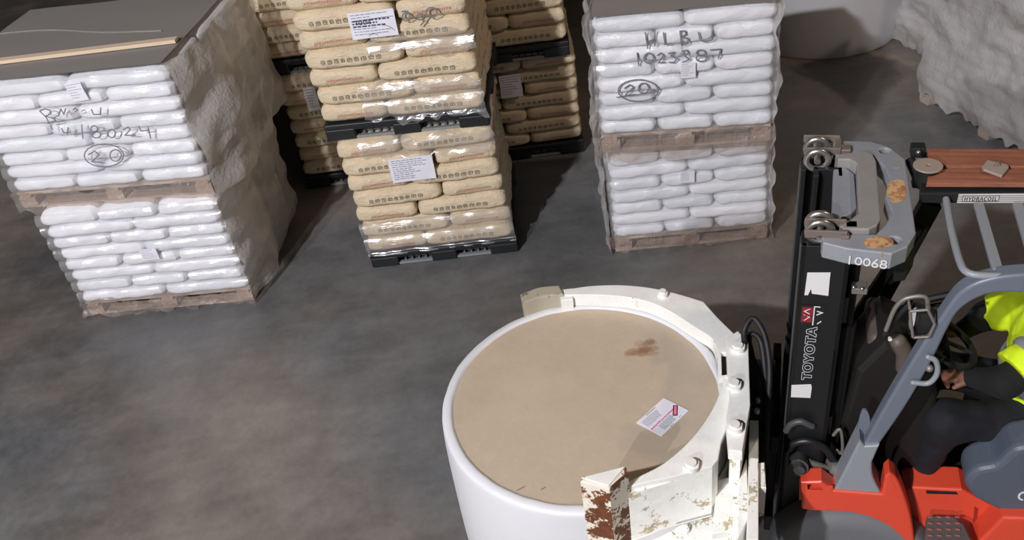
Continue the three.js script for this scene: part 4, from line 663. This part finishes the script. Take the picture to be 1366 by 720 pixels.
// bodywork
{
  const fe = part('front_fender', plateZ([...[[0.032, 0.993], [0.122, 1.015], [0.179, 0.961], [0.384, 0.973], [0.382, 1.095]], ...smoothLine([[0.399, 1.129], [0.432, 1.094], [0.481, 0.976], [0.533, 0.81], [0.59, 0.541]], 16), ...[[0.558, 0.533]], ...smoothLine([[0.521, 0.657], [0.437, 0.749], [0.346, 0.799], [0.249, 0.813], [0.093, 0.792]], 16), ...[[0.049, 0.795]]], 0.48, 0.09, 0.012, [[[0.048, 0.995], [0.113, 1.007], [0.149, 0.965], [0.138, 0.946], [0.056, 0.936]]]), M.red, 'red front fender');
  mesh('recess_back', plateZ([[0.028, 0.958], [0.14, 0.978], [0.192, 0.833], [0.038, 0.802]], 0.43, 0.012, 0.001), M.red, fe);
  mesh('latch', box(0.02, 0.016, 0.012, ...[0.164, 0.987, 0.48], 0.003), M.red, fe);
  const sill = part('body_side', plateZ([...[[0.5, 0.883], [0.53, 0.9], [0.739, 0.923], [0.834, 0.86], [0.92, 0.795], [1.179, 0.81]], ...[[1.321, 0.181], [0.62, -0.015]]], 0.36, 0.14, 0.012), M.red, 'red side sill');
  mesh('seam_strip', plateZ([[0.592, 0.892], [0.719, 0.906], [0.728, 0.891], [0.598, 0.871]], 0.364, 0.006, 0.001), M.matteBlack, sill);
  mesh('warning_mark', plateZ([[0.81, 0.814], [0.827, 0.806], [0.838, 0.694], [0.824, 0.697]], 0.364, 0.004, 0.001), M.redDark, sill);
  part('body_side', plateZ([[0.819, 0.679], [0.89, 0.908], [1.125, 0.947], [1.262, 0.342], [0.864, 0.231]], 0.48, 0.14, 0.014), M.red, 'red rear side panel');
  const st = part('step', plateY([[0.605, 0.43], [0.714, 0.417], [0.754, 0.453], [0.778, 0.546], [0.757, 0.696], [0.552, 0.73]], 0.80, 0.05, 0.006), M.stepMat, 'grey ribbed step plate');
  for (let r = 0; r < 5; r++) for (let c = 0; c < 4; c++) mesh('tread', new RoundedBoxGeometry(0.022, 0.008, 0.009, 1, 0.003).translate(0.616 + c * 0.0387 + r * -0.0036, 0.802, 0.441 + c * -0.0061 + r * 0.0339), M.stepBump, st);
  const hd = part('engine_hood', plateZ(smoothLine([[0.779, 0.949], [0.729, 1.024], [0.723, 1.095], [0.755, 1.152], [0.813, 1.187], [0.851, 1.272], [0.871, 1.304], [0.963, 1.343]], 30).concat([[1.249, 1.388], [1.374, 0.906], [0.993, 0.868], [0.901, 0.876]]), 0.43, 0.17, 0.03), M.hood, 'slate grey engine hood');
  const sw = strokes([ring(0, 0, 0.02, 0.026, 14, 0.9, 4.6)], 0.002, 0.008); mesh('letter', sw.translate(...[0.962, 1.013, 0.43]), M.whitePaint, hd);
  part('chassis', join([box(1.5, 0.35, 0.56, 0.95, 0.42, 0, 0.02), box(0.5, 0.5, 0.6, 1.5, 0.55, 0, 0.05)]), M.matteBlack);
  part('counterweight', box(0.4, 0.75, 0.84, 1.78, 0.62, 0, 0.12), M.hood);
  part('floor_plate', box(0.7, 0.04, 0.6, 0.6, 0.74, 0.05, 0.006), M.matteBlack);
  const d = part('dashboard', join([plateZ([[0.233, 1.506], [0.329, 1.687], [0.413, 1.643], [0.507, 1.609], [0.582, 1.389], [0.629, 0.774], [0.343, 0.721], [0.198, 1.138]], 0.24, 0.34, 0.03)]), M.dash, 'dark dashboard cowl');
  mesh('instrument_cover', new RoundedBoxGeometry(0.13, 0.09, 0.3, 3, 0.035).rotateZ(-0.2).translate(...[0.34, 1.598, 0.02]), M.knob, d);
  mesh('lever_knob', tube([[0.375, 1.712, 0.26], [0.406, 1.654, 0.26], [0.418, 1.567, 0.26]], 0.036, 16), M.knob, d);
  mesh('indicator', box(0.02, 0.014, 0.02, ...[0.344, 1.726, 0.26], 0.004), M.whitePaint, d);
  mesh('wiring', tube([[0.168, 1.14, 0.3], [0.19, 1.185, 0.3], [0.212, 1.094, 0.3], [0.213, 1.015, 0.3], [0.191, 1.038, 0.3]], 0.008, 30), M.dullSteel, d);
  part('seat', join([box(0.44, 0.12, 0.44, 1.08, 1.06, 0.05, 0.05), box(0.13, 0.55, 0.42, 1.33, 1.32, 0.05, 0.05), box(0.9, 0.36, 0.62, 1.3, 0.86, -0.05, 0.04)]), M.matteBlack);
  const wc = [0.582, 1.645, 0.16], wh = part('steering_wheel', new THREE.TorusGeometry(0.135, 0.015, 12, 48).rotateX(Math.PI / 2).rotateZ(-0.5).translate(...wc), M.matteBlack);
  mesh('column', rod([wc[0] - 0.02, wc[1] - 0.02, wc[2]], [wc[0] - 0.16, wc[1] - 0.36, wc[2]], 0.03, 16), M.matteBlack, wh);
  mesh('spoke', join([rod([wc[0] - 0.12, wc[1] + 0.06, wc[2]], [wc[0] + 0.12, wc[1] - 0.06, wc[2]], 0.01, 10), rod([wc[0], wc[1], wc[2] - 0.13], [wc[0], wc[1], wc[2] + 0.13], 0.01, 10)]), M.matteBlack, wh);
}

// ---------------------------------------------------------------- the driver: fields of tapered capsules meshed by marching cubes, in the truck's own axes
function field(bones, k = 0.03) { // bones: [ax, ay, az, ra, bx, by, bz, rb]
  return (x, y, z) => {
    let acc = 0, m = 1e9; const ds = [];
    for (const [ax, ay, az, ra, bx, by, bz, rb] of bones) {
      const dx = bx - ax, dy = by - ay, dz = bz - az, L = dx * dx + dy * dy + dz * dz || 1e-9; const t = Math.max(0, Math.min(1, ((x - ax) * dx + (y - ay) * dy + (z - az) * dz) / L));
      const d = Math.hypot(x - ax - t * dx, y - ay - t * dy, z - az - t * dz) - (ra + (rb - ra) * t); ds.push(d); if (d < m) m = d;
    }
    for (const d of ds) acc += Math.exp(-(d - m) / k); return m - k * Math.log(acc);
  };
}
function surface(f, lo, hi, cell) {
  const size = Math.max(hi[0] - lo[0], hi[1] - lo[1], hi[2] - lo[2]), n = Math.min(150, Math.ceil(size / cell) + 4);
  const mc = new MarchingCubes(n, new THREE.MeshBasicMaterial(), false, false, 400000); mc.isolation = 0;
  const c = [(lo[0] + hi[0]) / 2, (lo[1] + hi[1]) / 2, (lo[2] + hi[2]) / 2], s = size / 2 * 1.06;
  for (let k = 0; k < n; k++) for (let j = 0; j < n; j++) for (let i = 0; i < n; i++) mc.field[k * n * n + j * n + i] = -f(c[0] + s * ((i - n / 2) / (n / 2)), c[1] + s * ((j - n / 2) / (n / 2)), c[2] + s * ((k - n / 2) / (n / 2)));
  mc.update(); const g = new THREE.BufferGeometry();
  const P = mc.positionArray.slice(0, mc.count * 3); for (let i = 0; i < P.length; i += 3) for (let q = 0; q < 3; q++) P[i + q] = c[q] + s * P[i + q];
  g.setAttribute('position', new THREE.BufferAttribute(P, 3)); const w = mergeVertices(g, 1e-4); w.computeVertexNormals(); return w;
}
{
  const p = thing('person', 'seated driver in a yellow high visibility shirt and dark trousers gripping the wheel', 'person', TRUCK, TYAW);
  const hip = [1.04, 1.2, 0.05], chest = [1.02, 1.6, 0.06], neck = [1.0, 1.82, 0.06], head = [0.97, 1.98, 0.06];
  const shN = [0.98, 1.74, 0.24], shF = [1.0, 1.74, -0.13], elN = [0.783, 1.611, 0.35], elF = [0.82, 1.5, -0.2], haN = [0.68, 1.539, 0.26], haF = [0.7, 1.5, -0.08];
  const hpN = [1.02, 1.19, 0.15], hpF = [1.02, 1.19, -0.05], knN = [0.636, 1.245, 0.24], knF = [0.62, 1.24, -0.12], anN = [0.60, 0.86, 0.22], anF = [0.58, 0.86, -0.12], toN = [0.46, 0.79, 0.24], toF = [0.44, 0.79, -0.13];
  const b = (A, ra, B, rb) => [...A, ra, ...B, rb];
  const arms = (e) => [b(shN, 0.055 + e, elN, 0.043 + e), b(elN, 0.042 + e, haN, 0.028 + e), b(shF, 0.055 + e, elF, 0.043 + e), b(elF, 0.042 + e, haF, 0.028 + e)];
  const trunk = (e) => [b(hip, 0.13 + e, chest, 0.135 + e), b([1.02, 1.55, 0.14], 0.1 + e, [1.0, 1.72, 0.18], 0.07 + e), b([1.02, 1.55, -0.03], 0.1 + e, [1.02, 1.72, -0.07], 0.07 + e), b([1.02, 1.74, -0.12], 0.06 + e, [1.0, 1.74, 0.22], 0.06 + e)];
  const legs = (e) => [b(hpN, 0.095 + e, knN, 0.068 + e), b(knN, 0.065 + e, anN, 0.04 + e), b(hpF, 0.095 + e, knF, 0.068 + e), b(knF, 0.065 + e, anF, 0.04 + e)];
  // hands: palm, four curled fingers and a thumb each
  const hand = (h, d) => { // h: wrist, d: pointing direction along x
    const out = [b(h, 0.026, [h[0] - 0.045, h[1] - 0.005, h[2]], 0.03)];
    [[-0.026, 0.07], [-0.009, 0.078], [0.009, 0.074], [0.025, 0.06]].forEach(([z, l]) => { const a = [h[0] - 0.06, h[1] + 0.004, h[2] + z], m = [h[0] - 0.06 - l * 0.5, h[1] - 0.008, h[2] + z], e = [h[0] - 0.055 - l * 0.45, h[1] - 0.042, h[2] + z]; out.push(b(a, 0.0095, m, 0.0088), b(m, 0.0088, e, 0.0075)); });
    out.push(b([h[0] - 0.02, h[1] - 0.01, h[2] + d * 0.024], 0.012, [h[0] - 0.06, h[1] - 0.034, h[2] + d * 0.036], 0.0085)); return out;
  };
  const face = [b([head[0], head[1] + 0.04, head[2]], 0.088, [head[0] - 0.015, head[1] - 0.05, head[2]], 0.062), b([head[0] - 0.085, head[1] - 0.005, head[2]], 0.012, [head[0] - 0.1, head[1] - 0.025, head[2]], 0.016), b([head[0] - 0.06, head[1] - 0.1, head[2]], 0.03, [head[0] - 0.02, head[1] - 0.09, head[2]], 0.045), b([head[0], head[1], head[2] + 0.085], 0.018, [head[0] + 0.005, head[1] - 0.03, head[2] + 0.085], 0.012), b([head[0], head[1], head[2] - 0.085], 0.018, [head[0] + 0.005, head[1] - 0.03, head[2] - 0.085], 0.012), b(neck, 0.055, [head[0] + 0.02, head[1] - 0.08, head[2]], 0.052)];
  const body = surface(field([...trunk(-0.012), ...arms(-0.01), ...legs(-0.012), b(neck, 0.055, [head[0] + 0.02, head[1] - 0.06, head[2]], 0.055)], 0.02), [0.35, 0.72, -0.35], [1.25, 2.05, 0.5], 0.013);
  const hd = surface(field(face, 0.012), [0.84, 1.82, -0.07], [1.1, 2.14, 0.2], 0.004), h1 = surface(field(hand(haN, 1), 0.005), [haN[0] - 0.16, haN[1] - 0.09, haN[2] - 0.07], [haN[0] + 0.05, haN[1] + 0.06, haN[2] + 0.07], 0.003), h2 = surface(field(hand(haF, -1), 0.005), [haF[0] - 0.16, haF[1] - 0.09, haF[2] - 0.07], [haF[0] + 0.05, haF[1] + 0.06, haF[2] + 0.07], 0.003);
  mesh('body', mergeGeometries([body, hd, h1, h2]), M.skin, p);
  const cut = (f, test) => (x, y, z) => Math.max(f(x, y, z), test(x, y, z));
  const mixP = (A, B, t) => A.map((v, i) => v + (B[i] - v) * t);
  const cuffN = mixP(shN, elN, 0.78), cuffF = mixP(shF, elF, 0.78);
  const sleeves = [b(shN, 0.095, cuffN, 0.108), b(shF, 0.085, cuffF, 0.092)];
  const cuffTest = (S0, C) => { const d = C.map((v, i) => v - S0[i]), L = Math.hypot(...d); return (x, y, z) => ((x - C[0]) * d[0] + (y - C[1]) * d[1] + (z - C[2]) * d[2]) / L; };
  const cN = cuffTest(shN, cuffN), cF = cuffTest(shF, cuffF), shirtF = field([...trunk(0.022), ...sleeves], 0.025);
  const shirt = mesh('shirt', surface(cut((x, y, z) => shirtF(x, y, z) + 0.006 * N3(x * 22, y * 22, z * 22), (x, y, z) => Math.max(z > 0.23 ? cN(x, y, z) : -1, z < -0.13 ? cF(x, y, z) : -1, 1.12 - y)), [0.6, 1.05, -0.4], [1.3, 1.95, 0.52], 0.011), M.hiVis, p, 'fluorescent yellow short sleeved shirt');
  const band = (A, B, r, w) => { const d = new THREE.Vector3(...B).sub(new THREE.Vector3(...A)).normalize(), g = new THREE.TorusGeometry(r, 0.012, 8, 40); g.scale(1, 1, w); g.applyQuaternion(new THREE.Quaternion().setFromUnitVectors(new THREE.Vector3(0, 0, 1), d)); return g; };
  const sb = mixP(shN, elN, 0.42); mesh('reflective_band', band(shN, elN, 0.104, 2.0).translate(...sb), M.reflective, shirt);
  const tb = new THREE.TorusGeometry(0.165, 0.01, 8, 48).scale(1, 1.35, 2.4).rotateX(Math.PI / 2).translate(1.02, 1.42, 0.055); mesh('reflective_band', tb, M.reflective, shirt);
  for (const [S0, E0, H0, lo, hi] of [[shN, elN, haN, [0.5, 1.3, 0.1], [1.05, 1.85, 0.5]], [shF, elF, haF, [0.5, 1.3, -0.35], [1.1, 1.85, 0.05]]]) mesh('sleeve', surface(field([b(mixP(S0, E0, 0.3), 0.068, E0, 0.06), b(E0, 0.06, mixP(E0, H0, 0.9), 0.044)], 0.015), lo, hi, 0.011), M.blackCloth, p, 'black undershirt sleeve');
  const lf = field([...legs(0.014), b(hpN, 0.12, hpF, 0.12), b(hip, 0.14, [1.05, 1.26, 0.05], 0.14)], 0.025);
  mesh('trousers', surface((x, y, z) => lf(x, y, z) + 0.008 * N3(x * 16, y * 16, z * 16), [0.4, 0.82, -0.3], [1.25, 1.45, 0.42], 0.012), M.navy, p, 'dark navy work trousers');
  for (const [A, B] of [[anN, toN], [anF, toF]]) mesh('boot', surface(field([b([A[0] + 0.02, A[1] - 0.04, A[2]], 0.045, B, 0.038), b([A[0], A[1] + 0.03, A[2]], 0.052, [A[0] + 0.01, A[1] - 0.04, A[2]], 0.048)], 0.015), [B[0] - 0.08, 0.72, A[2] - 0.1], [A[0] + 0.1, A[1] + 0.1, A[2] + 0.1], 0.006), M.matteBlack, p);
  mesh('hair', surface(cut(field([b([head[0] + 0.012, head[1] + 0.055, head[2]], 0.094, [head[0] + 0.03, head[1] - 0.01, head[2]], 0.082)], 0.01), (x, y, z) => Math.max(head[1] - 0.03 - y, head[0] - 0.06 - x + (head[1] + 0.06 - y) * 0.4)), [0.84, 1.86, -0.08], [1.12, 2.18, 0.2], 0.006), M.hair, p);
  for (const s of [-1, 1]) mesh('eye', new THREE.SphereGeometry(0.011, 12, 10).translate(head[0] - 0.078, head[1] + 0.012, head[2] + s * 0.032), M.whitePaint, p);
  mesh('mouth', new RoundedBoxGeometry(0.01, 0.008, 0.045, 2, 0.003).translate(head[0] - 0.082, head[1] - 0.075, head[2]), M.redDark, p);
}

renderer.render(scene, camera);
